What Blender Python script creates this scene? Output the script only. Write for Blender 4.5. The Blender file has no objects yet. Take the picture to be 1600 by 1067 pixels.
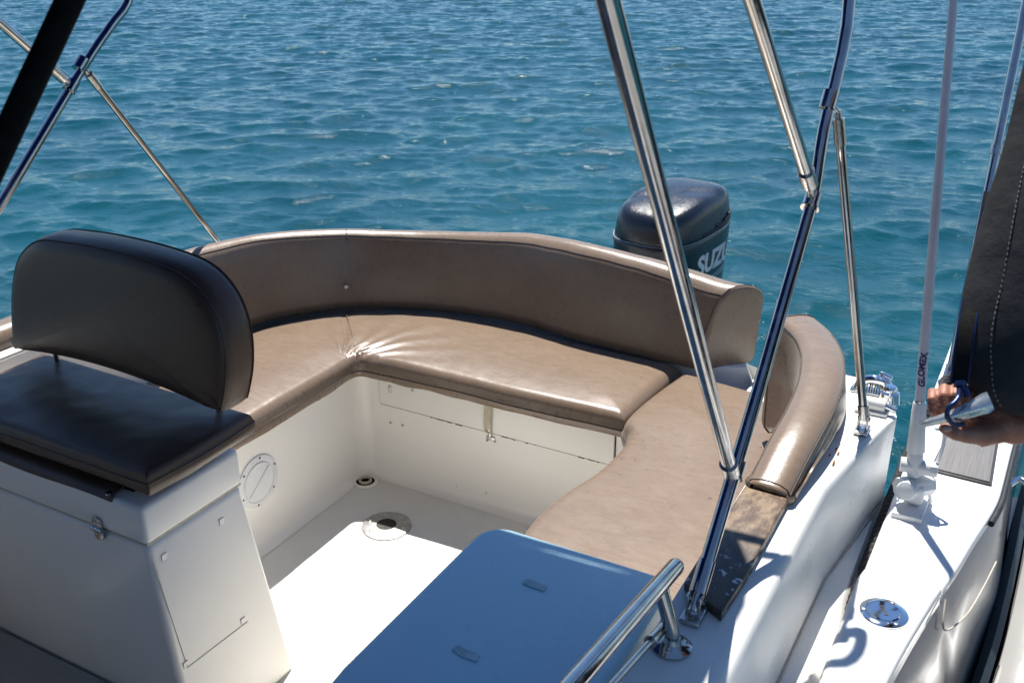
import bpy, bmesh, math, random
import numpy as np
from mathutils import Vector, Matrix, noise
random.seed(7); rng = np.random.default_rng(11)
C = bpy.context; SC = C.scene; COL = SC.collection
R = math.radians

# ---------------------------------------------------------------- survey of the photograph
# boat axes: +Y aft, +X towards the second boat, Z up, z = 0 the cockpit sole
H = 1.9; F = 1556.0; HY = -140.0; VX = 1731.0
PIT = math.atan((533.5-HY)/F); YAW = math.atan((VX-800)/math.hypot(F, 533.5-HY))
cp, sp, cy_, sy_ = math.cos(PIT), math.sin(PIT), math.cos(YAW), math.sin(YAW)
def ray(x, y):
    a = x-800; b = 533.5-y; h = F*cp+b*sp; u = b*cp-F*sp
    return (a*cy_-h*sy_, a*sy_+h*cy_, u)
def atZ(x, y, z): r = ray(x, y); t = (z-H)/r[2]; return Vector((r[0]*t, r[1]*t, z))
def atY(x, y, Y): r = ray(x, y); t = Y/r[1]; return Vector((r[0]*t, Y, H+r[2]*t))
def atX(x, y, X): r = ray(x, y); t = X/r[0]; return Vector((X, r[1]*t, H+r[2]*t))
def atD(x, y, d): r = ray(x, y); t = d/F; return Vector((r[0]*t, r[1]*t, H+r[2]*t))
XC = -1.42                                              # centreline of the boat

# ---------------------------------------------------------------- materials
def new_mat(name):
    m = bpy.data.materials.new(name); m.use_nodes = True
    nt = m.node_tree; b = nt.nodes['Principled BSDF']
    return m, nt, b
def N(nt, t, **kw):
    n = nt.nodes.new(t)
    for k, v in kw.items():
        if k in n.inputs: n.inputs[k].default_value = v
        else: setattr(n, k, v)
    return n
def ramp(nt, fac, stops):
    r = nt.nodes.new('ShaderNodeValToRGB'); e = r.color_ramp.elements
    while len(e) < len(stops): e.new(0.5)
    for el, (p, c) in zip(e, stops):
        el.position = p; el.color = (*c, 1) if len(c) == 3 else c
    nt.links.new(fac, r.inputs['Fac']); return r
def tex(nt, scale, detail=4, rough=.55, vec=None, kind='ShaderNodeTexNoise', stretch=None):
    tc = nt.nodes.new('ShaderNodeTexCoord'); src = tc.outputs['Object']
    if stretch:
        mp = nt.nodes.new('ShaderNodeMapping'); mp.inputs['Scale'].default_value = stretch
        nt.links.new(src, mp.inputs['Vector']); src = mp.outputs['Vector']
    n = nt.nodes.new(kind); n.inputs['Scale'].default_value = scale
    if 'Detail' in n.inputs: n.inputs['Detail'].default_value = detail
    if 'Roughness' in n.inputs: n.inputs['Roughness'].default_value = rough
    nt.links.new(src, n.inputs['Vector']); return n
def bump(nt, b, h, strength=.3, dist=.002, prev=None):
    n = nt.nodes.new('ShaderNodeBump'); n.inputs['Strength'].default_value = strength
    n.inputs['Distance'].default_value = dist; nt.links.new(h, n.inputs['Height'])
    if prev: nt.links.new(prev.outputs['Normal'], n.inputs['Normal'])
    nt.links.new(n.outputs['Normal'], b.inputs['Normal']); return n
def mottled(name, c1, c2, scale=6, rough=(.3, .45), bumps=(), metallic=0, coat=0, spec=.5, stretch=None, detail=6, lo=.35, hi=.65):
    m, nt, b = new_mat(name)
    t = tex(nt, scale, detail, stretch=stretch)
    r = ramp(nt, t.outputs['Fac'], [(lo, c1), (hi, c2)])
    nt.links.new(r.outputs['Color'], b.inputs['Base Color'])
    t2 = tex(nt, scale*3.1, 5)
    mr = N(nt, 'ShaderNodeMapRange'); mr.inputs['To Min'].default_value = rough[0]; mr.inputs['To Max'].default_value = rough[1]
    mr.inputs['From Min'].default_value = .3; mr.inputs['From Max'].default_value = .7
    nt.links.new(t2.outputs['Fac'], mr.inputs['Value']); nt.links.new(mr.outputs['Result'], b.inputs['Roughness'])
    b.inputs['Metallic'].default_value = metallic; b.inputs['Coat Weight'].default_value = coat
    b.inputs['Specular IOR Level'].default_value = spec
    prev = None
    for (sc, st, di, kind) in bumps:
        tb = tex(nt, sc, 4, kind=kind)
        out = tb.outputs['Fac'] if 'Fac' in tb.outputs else tb.outputs['Distance']
        prev = bump(nt, b, out, st, di, prev)
    return m
NO, VO = 'ShaderNodeTexNoise', 'ShaderNodeTexVoronoi'
M = {}
def mk_vinyl(name, c1, c2, rough):
    """leathercloth: even colour, pale scuffs and specks, fine grain and slow hand-made unevenness"""
    m, nt, b = new_mat(name)
    t = tex(nt, 5, 3); r = ramp(nt, t.outputs['Fac'], [(.25, c1), (.75, c2)])
    sc = tex(nt, 26, 9, .72, stretch=(1, 2.2, 1)); sr = ramp(nt, sc.outputs['Fac'], [(.50, (0, 0, 0)), (.75, (.24, .24, .24))])
    mx = nt.nodes.new('ShaderNodeMix'); mx.data_type = 'RGBA'; nt.links.new(sr.outputs['Color'], mx.inputs['Factor'])
    nt.links.new(r.outputs['Color'], mx.inputs[6]); mx.inputs[7].default_value = (*[min(1, q*1.45+.02) for q in c2], 1)
    sp = tex(nt, 55, 1, .4); sr2 = ramp(nt, sp.outputs['Fac'], [(.215, (.55, .5, .45)), (.235, (1, 1, 1))])
    mx2 = nt.nodes.new('ShaderNodeMix'); mx2.data_type = 'RGBA'; mx2.blend_type = 'MULTIPLY'; mx2.inputs['Factor'].default_value = 1
    nt.links.new(mx.outputs[2], mx2.inputs[6]); nt.links.new(sr2.outputs['Color'], mx2.inputs[7]); nt.links.new(mx2.outputs[2], b.inputs['Base Color'])
    mr = N(nt, 'ShaderNodeMapRange'); mr.inputs['To Min'].default_value = rough[0]; mr.inputs['To Max'].default_value = rough[1]
    nt.links.new(sc.outputs['Fac'], mr.inputs['Value']); nt.links.new(mr.outputs['Result'], b.inputs['Roughness'])
    g = tex(nt, 480, 2, kind='ShaderNodeTexVoronoi'); w = tex(nt, 45, 5, .6); w2 = tex(nt, 11, 3)
    p = bump(nt, b, g.outputs['Distance'], .12, .001); p = bump(nt, b, w.outputs['Fac'], .10, .003, p); bump(nt, b, w2.outputs['Fac'], .12, .008, p)
    b.inputs['Sheen Weight'].default_value = .12; b.inputs['Sheen Roughness'].default_value = .5; b.inputs['Specular IOR Level'].default_value = .6
    return m
M['vinyl'] = mk_vinyl('tan_vinyl', (.168, .116, .076), (.192, .135, .090), (.19, .38))
M['vinyl_shaded'] = mk_vinyl('shade_darkened_vinyl', (.072, .040, .025), (.088, .050, .032), (.26, .46))  # bench vinyl darkened: the canopy shade is put into the colour
_b = M['vinyl_shaded'].node_tree.nodes['Principled BSDF']; _b.inputs['Sheen Weight'].default_value = 0; _b.inputs['Specular IOR Level'].default_value = .4
M['seam'] = mottled('seam_thread', (.05, .034, .027), (.08, .056, .045), 60, (.6, .8))
M['gel'] = mottled('cream_gelcoat', (.80, .767, .705), (.84, .81, .75), 2, (.28, .38), [(40, .02, .002, NO)], coat=.15)
M['white'] = mottled('white_gelcoat', (.74, .73, .69), (.79, .78, .74), 2.5, (.26, .36), spec=.3)
M['white2'] = mottled('bright_gelcoat', (.74, .74, .73), (.80, .80, .79), 3, (.14, .22), coat=.4)
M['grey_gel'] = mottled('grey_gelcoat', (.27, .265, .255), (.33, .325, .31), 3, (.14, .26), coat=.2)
M['plastic'] = mottled('white_plastic', (.68, .68, .68), (.74, .74, .74), 9, (.3, .42))
M['whip'] = mottled('lilac_grey_fibreglass', (.50, .49, .55), (.56, .55, .60), 9, (.3, .42))
M['rubber'] = mottled('black_rubber', (.010, .010, .011), (.022, .022, .024), 20, (.4, .6))
M['trim'] = mottled('dark_green_trim', (.012, .022, .026), (.025, .038, .044), 9, (.25, .45))
M['cloth'] = mottled('black_cloth', (.017, .017, .019), (.032, .032, .033), 16, (.85, .95),
                     [(900, .5, .001, NO), (22, .35, .010, NO)], spec=.2)
M['jeans'] = mottled('dark_trousers', (.02, .025, .04), (.035, .04, .06), 25, (.85, .95), [(500, .4, .001, NO)], spec=.2)
M['thread'] = mottled('grey_thread', (.10, .10, .10), (.2, .2, .2), 300, (.7, .9))
M['skin'] = mottled('skin', (.27, .105, .062), (.35, .15, .093), 40, (.42, .58), [(240, .35, .0012, VO), (60, .2, .002, NO)])
M['skin'].node_tree.nodes['Principled BSDF'].inputs['Subsurface Weight'].default_value = .12
M['skin'].node_tree.nodes['Principled BSDF'].inputs['Subsurface Radius'].default_value = (.012, .004, .002)
M['nail'] = mottled('nail', (.42, .25, .2), (.5, .3, .25), 60, (.25, .35))
M['hair'] = mottled('dark_hair', (.015, .011, .008), (.03, .022, .016), 80, (.5, .7), [(300, .6, .002, NO)])
M['steel'] = mottled('polished_steel', (.40, .39, .38), (.52, .51, .495), 20, (.07, .2), [(60, .04, .001, NO)], metallic=1)
M['steel_dull'] = mottled('weathered_steel', (.42, .41, .39), (.60, .59, .57), 40, (.18, .38), [(120, .1, .001, NO)], metallic=1)
M['chrome'] = mottled('chrome', (.80, .80, .80), (.88, .88, .87), 15, (.03, .09), [(25, .05, .002, NO)], metallic=1)
M['alu'] = mottled('cast_aluminium', (.30, .30, .30), (.42, .42, .41), 60, (.35, .5), [(200, .2, .001, NO)], metallic=.85)
M['hole'] = mottled('dark_hole', (.010, .008, .006), (.03, .022, .015), 30, (.6, .8))
M['bluehook'] = mottled('blue_anodised_hook', (.008, .018, .06), (.015, .03, .10), 30, (.18, .3), metallic=.5)
M['tape'] = mottled('tape_residue', (.30, .46, .50), (.50, .62, .64), 45, (.5, .8), [(130, .5, .0015, NO)])
M['grime'] = mottled('grime', (.40, .36, .29), (.52, .48, .40), 45, (.5, .7))
M['letter_dark'] = mottled('dark_blue_print', (.018, .018, .10), (.03, .03, .14), 90, (.4, .5))
M['letter_pale'] = mottled('pale_grey_decal', (.60, .62, .64), (.68, .70, .72), 40, (.25, .35))
M['decal_blue'] = mottled('blue_decal', (.02, .07, .30), (.03, .10, .36), 40, (.25, .35))
M['lamp_white'] = mottled('lamp_white', (.72, .72, .70), (.78, .78, .76), 9, (.2, .3))
M['rope'] = mottled('black_rope', (.008, .008, .009), (.024, .024, .026), 120, (.7, .9), [(300, .5, .001, NO)])
M['webbing'] = mottled('black_webbing', (.004, .004, .004), (.008, .008, .008), 60, (.8, .95), spec=.1)
M['clear'] = mottled('grey_alloy', (.42, .43, .42), (.60, .60, .58), 35, (.16, .34), [(60, .3, .003, NO)], metallic=.75)
M['belt'] = mottled('cream_webbing', (.48, .43, .31), (.58, .52, .39), 60, (.7, .85), [(700, .4, .001, NO)])

def mk_canvas():
    m, nt, b = new_mat('blue_canvas')
    out = nt.nodes['Material Output']
    t = tex(nt, 300, 3); bump(nt, b, t.outputs['Fac'], .3, .001)
    b.inputs['Base Color'].default_value = (.010, .026, .085, 1); b.inputs['Roughness'].default_value = .85
    tr = nt.nodes.new('ShaderNodeBsdfTranslucent'); tr.inputs['Color'].default_value = (.012, .06, .24, 1)
    ad = nt.nodes.new('ShaderNodeMixShader'); ad.inputs['Fac'].default_value = .55
    nt.links.new(b.outputs[0], ad.inputs[1]); nt.links.new(tr.outputs[0], ad.inputs[2])
    nt.links.new(ad.outputs[0], out.inputs['Surface']); return m
M['canvas'] = mk_canvas()

def mk_floor():
    m, nt, b = new_mat('nonskid_sole')
    t = tex(nt, 5, 6); r = ramp(nt, t.outputs['Fac'], [(.3, (.76, .74, .69)), (.7, (.83, .815, .77))])
    w = nt.nodes.new('ShaderNodeTexWave'); w.inputs['Scale'].default_value = 38; w.inputs['Distortion'].default_value = .3
    w.bands_direction = 'X'
    tc = nt.nodes.new('ShaderNodeTexCoord'); mp = nt.nodes.new('ShaderNodeMapping'); mp.inputs['Rotation'].default_value = (0, 0, R(12))
    nt.links.new(tc.outputs['Object'], mp.inputs['Vector']); nt.links.new(mp.outputs['Vector'], w.inputs['Vector'])
    w2 = nt.nodes.new('ShaderNodeTexWave'); w2.inputs['Scale'].default_value = 38; w2.bands_direction = 'Y'
    nt.links.new(mp.outputs['Vector'], w2.inputs['Vector'])
    mu = N(nt, 'ShaderNodeMath', operation='MULTIPLY'); nt.links.new(w.outputs['Fac'], mu.inputs[0]); nt.links.new(w2.outputs['Fac'], mu.inputs[1])
    gr = ramp(nt, mu.outputs[0], [(0, (.86, .85, .82)), (.6, (1, 1, 1))])
    mx = nt.nodes.new('ShaderNodeMix'); mx.data_type = 'RGBA'; mx.blend_type = 'MULTIPLY'; mx.inputs['Factor'].default_value = 1
    nt.links.new(r.outputs['Color'], mx.inputs[6]); nt.links.new(gr.outputs['Color'], mx.inputs[7])
    nt.links.new(mx.outputs[2], b.inputs['Base Color']); b.inputs['Roughness'].default_value = .55
    bump(nt, b, mu.outputs[0], .6, .002); return m
M['floor'] = mk_floor()

def mk_teak():
    m, nt, b = new_mat('weathered_teak')
    g = tex(nt, 40, 8, .65, stretch=(1, .10, 1))
    r = ramp(nt, g.outputs['Fac'], [(.30, (.035, .019, .011)), (.46, (.10, .053, .030)), (.62, (.19, .118, .068)), (.78, (.34, .25, .15))])
    t = tex(nt, 42, 8, .7, stretch=(1, .5, 1)); r2 = ramp(nt, t.outputs['Fac'], [(.44, (.05, .030, .020)), (.60, (.32, .24, .14))])
    mx = nt.nodes.new('ShaderNodeMix'); mx.data_type = 'RGBA'; mx.inputs['Factor'].default_value = .5
    nt.links.new(r.outputs['Color'], mx.inputs[6]); nt.links.new(r2.outputs['Color'], mx.inputs[7])
    # canopy shade painted dark towards the forward end, with flakes of pale salt
    sep = nt.nodes.new('ShaderNodeSeparateXYZ'); tc = nt.nodes.new('ShaderNodeTexCoord'); nt.links.new(tc.outputs['Object'], sep.inputs[0])
    mr = N(nt, 'ShaderNodeMapRange'); mr.inputs['From Min'].default_value = 1.52; mr.inputs['From Max'].default_value = 1.66
    mr.inputs['To Min'].default_value = .72; mr.inputs['To Max'].default_value = 0
    nt.links.new(sep.outputs['Y'], mr.inputs['Value'])
    mx2 = nt.nodes.new('ShaderNodeMix'); mx2.data_type = 'RGBA'; nt.links.new(mr.outputs['Result'], mx2.inputs['Factor'])
    nt.links.new(mx.outputs[2], mx2.inputs[6]); mx2.inputs[7].default_value = (.030, .030, .028, 1)
    fl = tex(nt, 75, 3, .5); fr = ramp(nt, fl.outputs['Fac'], [(.635, (0, 0, 0)), (.66, (1, 1, 1))])
    mr2 = N(nt, 'ShaderNodeMapRange'); mr2.inputs['From Min'].default_value = 1.50; mr2.inputs['From Max'].default_value = 1.56
    mr2.inputs['To Min'].default_value = 1; mr2.inputs['To Max'].default_value = 0
    nt.links.new(sep.outputs['Y'], mr2.inputs['Value'])
    mu = N(nt, 'ShaderNodeMath', operation='MULTIPLY'); nt.links.new(fr.outputs['Color'], mu.inputs[0]); nt.links.new(mr2.outputs['Result'], mu.inputs[1])
    mx3 = nt.nodes.new('ShaderNodeMix'); mx3.data_type = 'RGBA'; nt.links.new(mu.outputs[0], mx3.inputs['Factor'])
    nt.links.new(mx2.outputs[2], mx3.inputs[6]); mx3.inputs[7].default_value = (.55, .58, .60, 1)
    nt.links.new(mx3.outputs[2], b.inputs['Base Color']); b.inputs['Roughness'].default_value = .42
    bump(nt, b, g.outputs['Fac'], .5, .002); return m
M['teak'] = mk_teak()
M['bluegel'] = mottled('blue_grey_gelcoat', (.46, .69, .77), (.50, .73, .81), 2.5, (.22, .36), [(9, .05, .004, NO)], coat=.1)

def mk_pad():
    m, nt, b = new_mat('grey_deck_pad')
    w = nt.nodes.new('ShaderNodeTexNoise'); w.inputs['Scale'].default_value = 60; w.inputs['Detail'].default_value = 4
    tc = nt.nodes.new('ShaderNodeTexCoord'); mp = nt.nodes.new('ShaderNodeMapping'); mp.inputs['Scale'].default_value = (8, .15, 1)
    nt.links.new(tc.outputs['Object'], mp.inputs['Vector']); nt.links.new(mp.outputs['Vector'], w.inputs['Vector'])
    r = ramp(nt, w.outputs['Fac'], [(.35, (.115, .11, .108)), (.65, (.165, .16, .158))])
    nt.links.new(r.outputs['Color'], b.inputs['Base Color']); b.inputs['Roughness'].default_value = .75
    bump(nt, b, w.outputs['Fac'], .3, .001); return m
M['pad'] = mk_pad()

def mk_cowl():
    m, nt, b = new_mat('black_cowl_paint')
    t = tex(nt, 5, 5); r = ramp(nt, t.outputs['Fac'], [(.3, (.004, .006, .011)), (.7, (.008, .011, .018))])
    nt.links.new(r.outputs['Color'], b.inputs['Base Color'])
    t2 = tex(nt, 14, 5); mr = N(nt, 'ShaderNodeMapRange'); mr.inputs['To Min'].default_value = .16; mr.inputs['To Max'].default_value = .36
    nt.links.new(t2.outputs['Fac'], mr.inputs['Value']); nt.links.new(mr.outputs['Result'], b.inputs['Roughness'])
    v = tex(nt, 190, 2); v2 = tex(nt, 70, 2)
    p = bump(nt, b, v.outputs['Fac'], .45, .003); bump(nt, b, v2.outputs['Fac'], .15, .004, p)
    b.inputs['Coat Weight'].default_value = .4; b.inputs['Coat Roughness'].default_value = .12
    return m
M['cowl'] = mk_cowl()

def mk_water():
    m, nt, b = new_mat('sea_water')
    t = tex(nt, .35, 4); r = ramp(nt, t.outputs['Fac'], [(.3, (.0005, .037, .051)), (.7, (.0009, .054, .068))])
    nt.links.new(r.outputs['Color'], b.inputs['Base Color'])
    b.inputs['Roughness'].default_value = .05; b.inputs['IOR'].default_value = 1.42; b.inputs['Specular Tint'].default_value = (.84, .97, 1, 1)
    t1 = tex(nt, 5.5, 5, .6, stretch=(.75, 1.3, 1)); t2 = tex(nt, 22, 5, .65, stretch=(.8, 1.25, 1))
    p = bump(nt, b, t1.outputs['Fac'], .55, .035); bump(nt, b, t2.outputs['Fac'], .55, .012, p)
    return m
M['water'] = mk_water()

# ---------------------------------------------------------------- mesh helpers
def obj(name, verts, faces, mat, parent=None, angle=42, smooth=True):
    me = bpy.data.meshes.new(name); me.from_pydata([tuple(v) for v in verts], [], faces); me.validate()
    bm = bmesh.new(); bm.from_mesh(me); bmesh.ops.recalc_face_normals(bm, faces=bm.faces); bm.to_mesh(me); bm.free()
    if smooth:
        me.polygons.foreach_set('use_smooth', [True]*len(me.polygons)); me.set_sharp_from_angle(angle=R(angle))
    me.materials.append(M[mat] if isinstance(mat, str) else mat)
    o = bpy.data.objects.new(name, me); COL.objects.link(o)
    if parent: o.parent = parent
    return o
class MB:
    def __init__(s): s.v = []; s.f = []
    def add(s, v, f, mtx=None):
        k = len(s.v); s.v += [Vector(p) if mtx is None else mtx @ Vector(p) for p in v]
        s.f += [[i+k for i in q] for q in f]; return s
    def build(s, name, mat, parent=None, angle=42): return obj(name, s.v, s.f, mat, parent, angle)
def empty(name, loc, label, cat, group=None):
    o = bpy.data.objects.new(name, None); COL.objects.link(o); o.location = (0, 0, 0); o.empty_display_size = .1
    o['base'] = [float(c) for c in loc]; tag(o, label, cat, group); EMPT.append((o, Vector(loc))); return o
EMPT = []
def tag(o, label, cat, group=None, kind=None):
    o['label'] = label; o['category'] = cat
    if group: o['group'] = group
    if kind: o['kind'] = kind
    return o
def frame_of(d):
    d = Vector(d).normalized(); a = Vector((0, 0, 1)) if abs(d.z) < .9 else Vector((1, 0, 0))
    x = a.cross(d).normalized(); y = d.cross(x); return x, y, d
def tube(pts, r, n=16, cap=True):
    pts = [Vector(p) for p in pts]; rs = r if isinstance(r, (list, tuple)) else [r]*len(pts)
    v = []; f = []; px = None
    for i, p in enumerate(pts):
        d = (pts[min(i+1, len(pts)-1)]-pts[max(i-1, 0)]).normalized()
        if px is None: px, py, _ = frame_of(d)
        else:
            px = (px-d*px.dot(d)).normalized(); py = d.cross(px)
        for k in range(n):
            a = 2*math.pi*k/n; v.append(p+(px*math.cos(a)+py*math.sin(a))*rs[i])
    for i in range(len(pts)-1):
        for k in range(n):
            f.append([i*n+k, i*n+(k+1) % n, (i+1)*n+(k+1) % n, (i+1)*n+k])
    if cap: f.append(list(range(n))[::-1]); f.append([(len(pts)-1)*n+k for k in range(n)])
    return v, f
def crom(P, m=10, closed=False):
    P = [Vector(p) for p in P]; out = []; n = len(P)
    for i in range(n if closed else n-1):
        if closed: a, b, c, d = P[i-1], P[i], P[(i+1) % n], P[(i+2) % n]
        else: a, b, c, d = P[max(i-1, 0)], P[i], P[i+1], P[min(i+2, n-1)]
        for k in range(m):
            t = k/m
            out.append(.5*((2*b)+(c-a)*t+(2*a-5*b+4*c-d)*t*t+(3*b-a-3*c+d)*t**3))
    if not closed: out.append(P[-1])
    return out
def resample(P, n):
    L = [0]
    for a, b in zip(P, P[1:]): L.append(L[-1]+(b-a).length)
    out = []; j = 0
    for i in range(n):
        s = L[-1]*i/(n-1)
        while j < len(P)-2 and L[j+1] < s: j += 1
        t = (s-L[j])/max(L[j+1]-L[j], 1e-9); out.append(P[j].lerp(P[j+1], min(max(t, 0), 1)))
    return out
def lathe(prof, n=32, o=(0, 0, 0), axis=(0, 0, 1)):
    x, y, d = frame_of(axis); o = Vector(o); v = []; f = []
    for (r, h) in prof:
        for k in range(n):
            a = 2*math.pi*k/n; v.append(o+(x*math.cos(a)+y*math.sin(a))*r+d*h)
    for i in range(len(prof)-1):
        for k in range(n): f.append([i*n+k, i*n+(k+1) % n, (i+1)*n+(k+1) % n, (i+1)*n+k])
    if prof[0][0] > 1e-5: f.append(list(range(n))[::-1])
    if prof[-1][0] > 1e-5: f.append([(len(prof)-1)*n+k for k in range(n)])
    return v, f
def bm_out(bm):
    bm.verts.ensure_lookup_table(); bm.verts.index_update()
    v = [x.co.copy() for x in bm.verts]; f = [[q.index for q in p.verts] for p in bm.faces]; bm.free(); return v, f
def rbox(c, s, r=.005, seg=3, rot=None):
    bm = bmesh.new(); bmesh.ops.create_cube(bm, size=1)
    for q in bm.verts: q.co = Vector((q.co.x*s[0], q.co.y*s[1], q.co.z*s[2]))
    if r > 0: bmesh.ops.bevel(bm, geom=bm.edges[:], offset=min(r, min(s)*.49), segments=seg, profile=.5, affect='EDGES')
    mt = Matrix.Translation(Vector(c)) @ (rot.to_4x4() if rot else Matrix())
    bm.transform(mt); return bm_out(bm)
def prism(outline, z0, z1, r=.0, seg=3, top_only=True):
    bm = bmesh.new(); vs = [bm.verts.new((p[0], p[1], z0)) for p in outline]; fc = bm.faces.new(vs)
    ex = bmesh.ops.extrude_face_region(bm, geom=[fc]); tv = [e for e in ex['geom'] if isinstance(e, bmesh.types.BMVert)]
    for q in tv: q.co.z = z1
    bmesh.ops.recalc_face_normals(bm, faces=bm.faces)
    if r > 0:
        es = [e for e in bm.edges if all(abs(q.co.z-z1) < 1e-6 for q in e.verts)]
        if not top_only: es += [e for e in bm.edges if all(abs(q.co.z-z0) < 1e-6 for q in e.verts)]
        bmesh.ops.bevel(bm, geom=es, offset=r, segments=seg, profile=.5, affect='EDGES')
    return bm_out(bm)
def rrect(x0, y0, x1, y1, r, n=8, rs=None):
    rs = rs or [r]*4; out = []
    for (cx, cy, a0, rr) in ((x1, y1, 0, rs[0]), (x0, y1, 90, rs[1]), (x0, y0, 180, rs[2]), (x1, y0, 270, rs[3])):
        ox = cx-rr if cx == x1 else cx+rr; oy = cy-rr if cy == y1 else cy+rr
        for k in range(n+1):
            a = R(a0+90*k/n); out.append(Vector((ox+rr*math.cos(a), oy+rr*math.sin(a), 0)))
    return out
def parts(name, shapes, mat, parent=None):
    return [MB().add(*q).build(name, mat, parent) for q in shapes]
def nz(p, s, seed=0.0): return noise.noise(Vector((p[0]*s+seed, p[1]*s-seed*.7, p[2]*s+seed*1.3)))
def align(o, d, up=(0, 0, 1)):
    """matrix with Z along d at origin o"""
    z = Vector(d).normalized(); u = Vector(up); x = u.cross(z)
    if x.length < 1e-4: x = Vector((1, 0, 0)).cross(z)
    x.normalize(); y = z.cross(x); m = Matrix((x, y, z)).transposed().to_4x4(); m.translation = Vector(o); return m
def screw(mb, p, d, r=.004, h=.0015):
    m = align(p, d); v, f = lathe([(r, 0), (r*.9, h), (r*.45, h*1.25), (r*.35, h*.5), (0, h*.45)], 12); mb.add(v, f, m)

def sweep(path, prof_fn, name, mat, parent=None, round_end=(.02, .02), jitter=0, angle=50, seam=None, shear=None):
    """path: world points (z ignored); prof_fn(t)->closed list of (outward, z); left of travel = outward"""
    n = len(path); st = []
    for i, p in enumerate(path):
        d = path[min(i+1, n-1)]-path[max(i-1, 0)]; d.z = 0; d.normalize(); st.append((p, d, Vector((-d.y, d.x, 0)), i/(n-1), 1.0))
    def ends(e, sgn, rr):
        p, d, o, t, _ = e; res = []
        for k in range(1, 6):
            a = math.pi/2*k/5; res.append((p+d*sgn*rr*math.sin(a), d, o, t, -rr*(1-math.cos(a))))
        return res
    L = [(a, b, c_, t, 0.0) for (a, b, c_, t, _) in st]
    pre = ends(st[0], -1, round_end[0])[::-1]; post = ends(st[-1], 1, round_end[1])
    L = pre+L+post; v = []; f = []; m = None
    for (p, d, o, t, ins) in L:
        pr = prof_fn(t); m = len(pr); cs = sum(q[0] for q in pr)/m; cz = sum(q[1] for q in pr)/m
        for (s_, z_) in pr:
            if ins:
                dv = Vector((s_-cs, z_-cz)); l = dv.length; dv = dv*((l+ins)/l); s_, z_ = cs+dv.x, cz+dv.y
            q = Vector((p.x+o.x*s_, p.y+o.y*s_, z_))
            if shear: q += d*s_*shear(t)
            if jitter: q += (o*.7+Vector((0, 0, .6)))*jitter*(nz(q, 5, 3)+.5*nz(q, 13, 9))
            v.append(q)
    for i in range(len(L)-1):
        for k in range(m): f.append([i*m+k, i*m+(k+1) % m, (i+1)*m+(k+1) % m, (i+1)*m+k])
    f.append(list(range(m))[::-1]); f.append([(len(L)-1)*m+k for k in range(m)])
    ob = obj(name, v, f, mat, parent, angle)
    if seam:
        mb = MB(); a = len(pre); b = len(pre)+n
        for k in seam:
            cen = [sum((v[i*m+j] for j in range(m)), Vector())/m for i in range(len(L))]
            ln = [v[i*m+k]+(v[i*m+k]-cen[i]).normalized()*.0012 for i in range(a, b)]
            mb.add(*tube(ln, .0015, 6))
        for i in (a, b-1):
            ring = [v[i*m+j]+(v[i*m+j]-sum((v[i*m+q] for q in range(m)), Vector())/m).normalized()*.001 for j in range(m)]
            mb.add(*tube(ring+[ring[0]], .0014, 6))
        mb.build('piping', 'seam', ob)
    return ob

def cushion(name, Pf, nu, nv, zt, th, r, mat, disp=None, parent=None, seam_h=.5, bulge=.006, crown=.006, cw=.14):
    """padded seat: Pf(u,v)->(x,y) over a patch, rounded rim, skirt and a dark seam round it"""
    def ts(n, L):
        a = [min(.999*r, L*.4)*(1-math.cos(math.pi/2*k/5)) for k in range(6)]
        mid = np.linspace(a[-1], L-a[-1], n)[1:-1]
        return [q/L for q in a]+[q/L for q in mid]+[1-q/L for q in a[::-1]]
    Lu = (Vector(Pf(1, .5))-Vector(Pf(0, .5))).length; Lv = (Vector(Pf(.5, 1))-Vector(Pf(.5, 0))).length
    U = ts(nu, Lu); V = ts(nv, Lv); G = [[Vector((*Pf(u, w), 0)) for w in V] for u in U]
    a, b = len(U), len(V); v = []
    for i in range(a):
        for j in range(b):
            p = G[i][j]
            du = min((p-G[0][j]).length, (p-G[-1][j]).length); dv = min((p-G[i][0]).length, (p-G[i][-1]).length)
            d = min(du, dv); h = r-math.sqrt(max(r*r-(r-min(d, r))**2, 0))
            z = zt-h-crown*(1-min(1, d/cw))**2
            q = Vector((p.x, p.y, z))
            if disp: q.z += disp(q, d)*min(1, d/.02)
            v.append(q)
    f = [[i*b+j, (i+1)*b+j, (i+1)*b+j+1, i*b+j+1] for i in range(a-1) for j in range(b-1)]
    loop = [i*b for i in range(a)]+[(a-1)*b+j for j in range(1, b)]+[i*b+b-1 for i in range(a-2, -1, -1)]+[j for j in range(b-2, 0, -1)]
    cen = sum((v[k] for k in loop), Vector())/len(loop); m = len(loop); prev = loop; rows = 5
    nrm = []
    for k in range(m):
        t = v[loop[(k+1) % m]]-v[loop[k-1]]; n_ = Vector((t.y, -t.x, 0)); n_.normalize()
        nrm.append(n_)
    if sum(nrm[k].dot(v[loop[k]]-cen) for k in range(m)) < 0: nrm = [-q for q in nrm]
    seam = []
    for s in range(1, rows+1):
        t = s/rows; cur = []
        for k in range(m):
            q = v[loop[k]]; z0 = q.z; p = Vector((q.x, q.y, z0+(zt-th-z0)*t))+nrm[k]*bulge*math.sin(math.pi*t)*(1+.6*nz(q, 9, 4))
            if s == 5: p.z += .006*nz(q, 11, 2)
            cur.append(len(v)); v.append(p)
        for k in range(m): f.append([prev[k], prev[(k+1) % m], cur[(k+1) % m], cur[k]])
        if s == max(1, int(round(seam_h*rows))): seam = [v[c]+nrm[c_i]*.0012 for c_i, c in enumerate(cur)]
        prev = cur
    f.append(prev[::-1])
    ob = obj(name, v, f, mat, parent, 55)
    mb = MB(); mb.add(*tube(seam+[seam[0]], .0015, 6)); mb.build('piping', 'seam', ob)
    return ob

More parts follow.
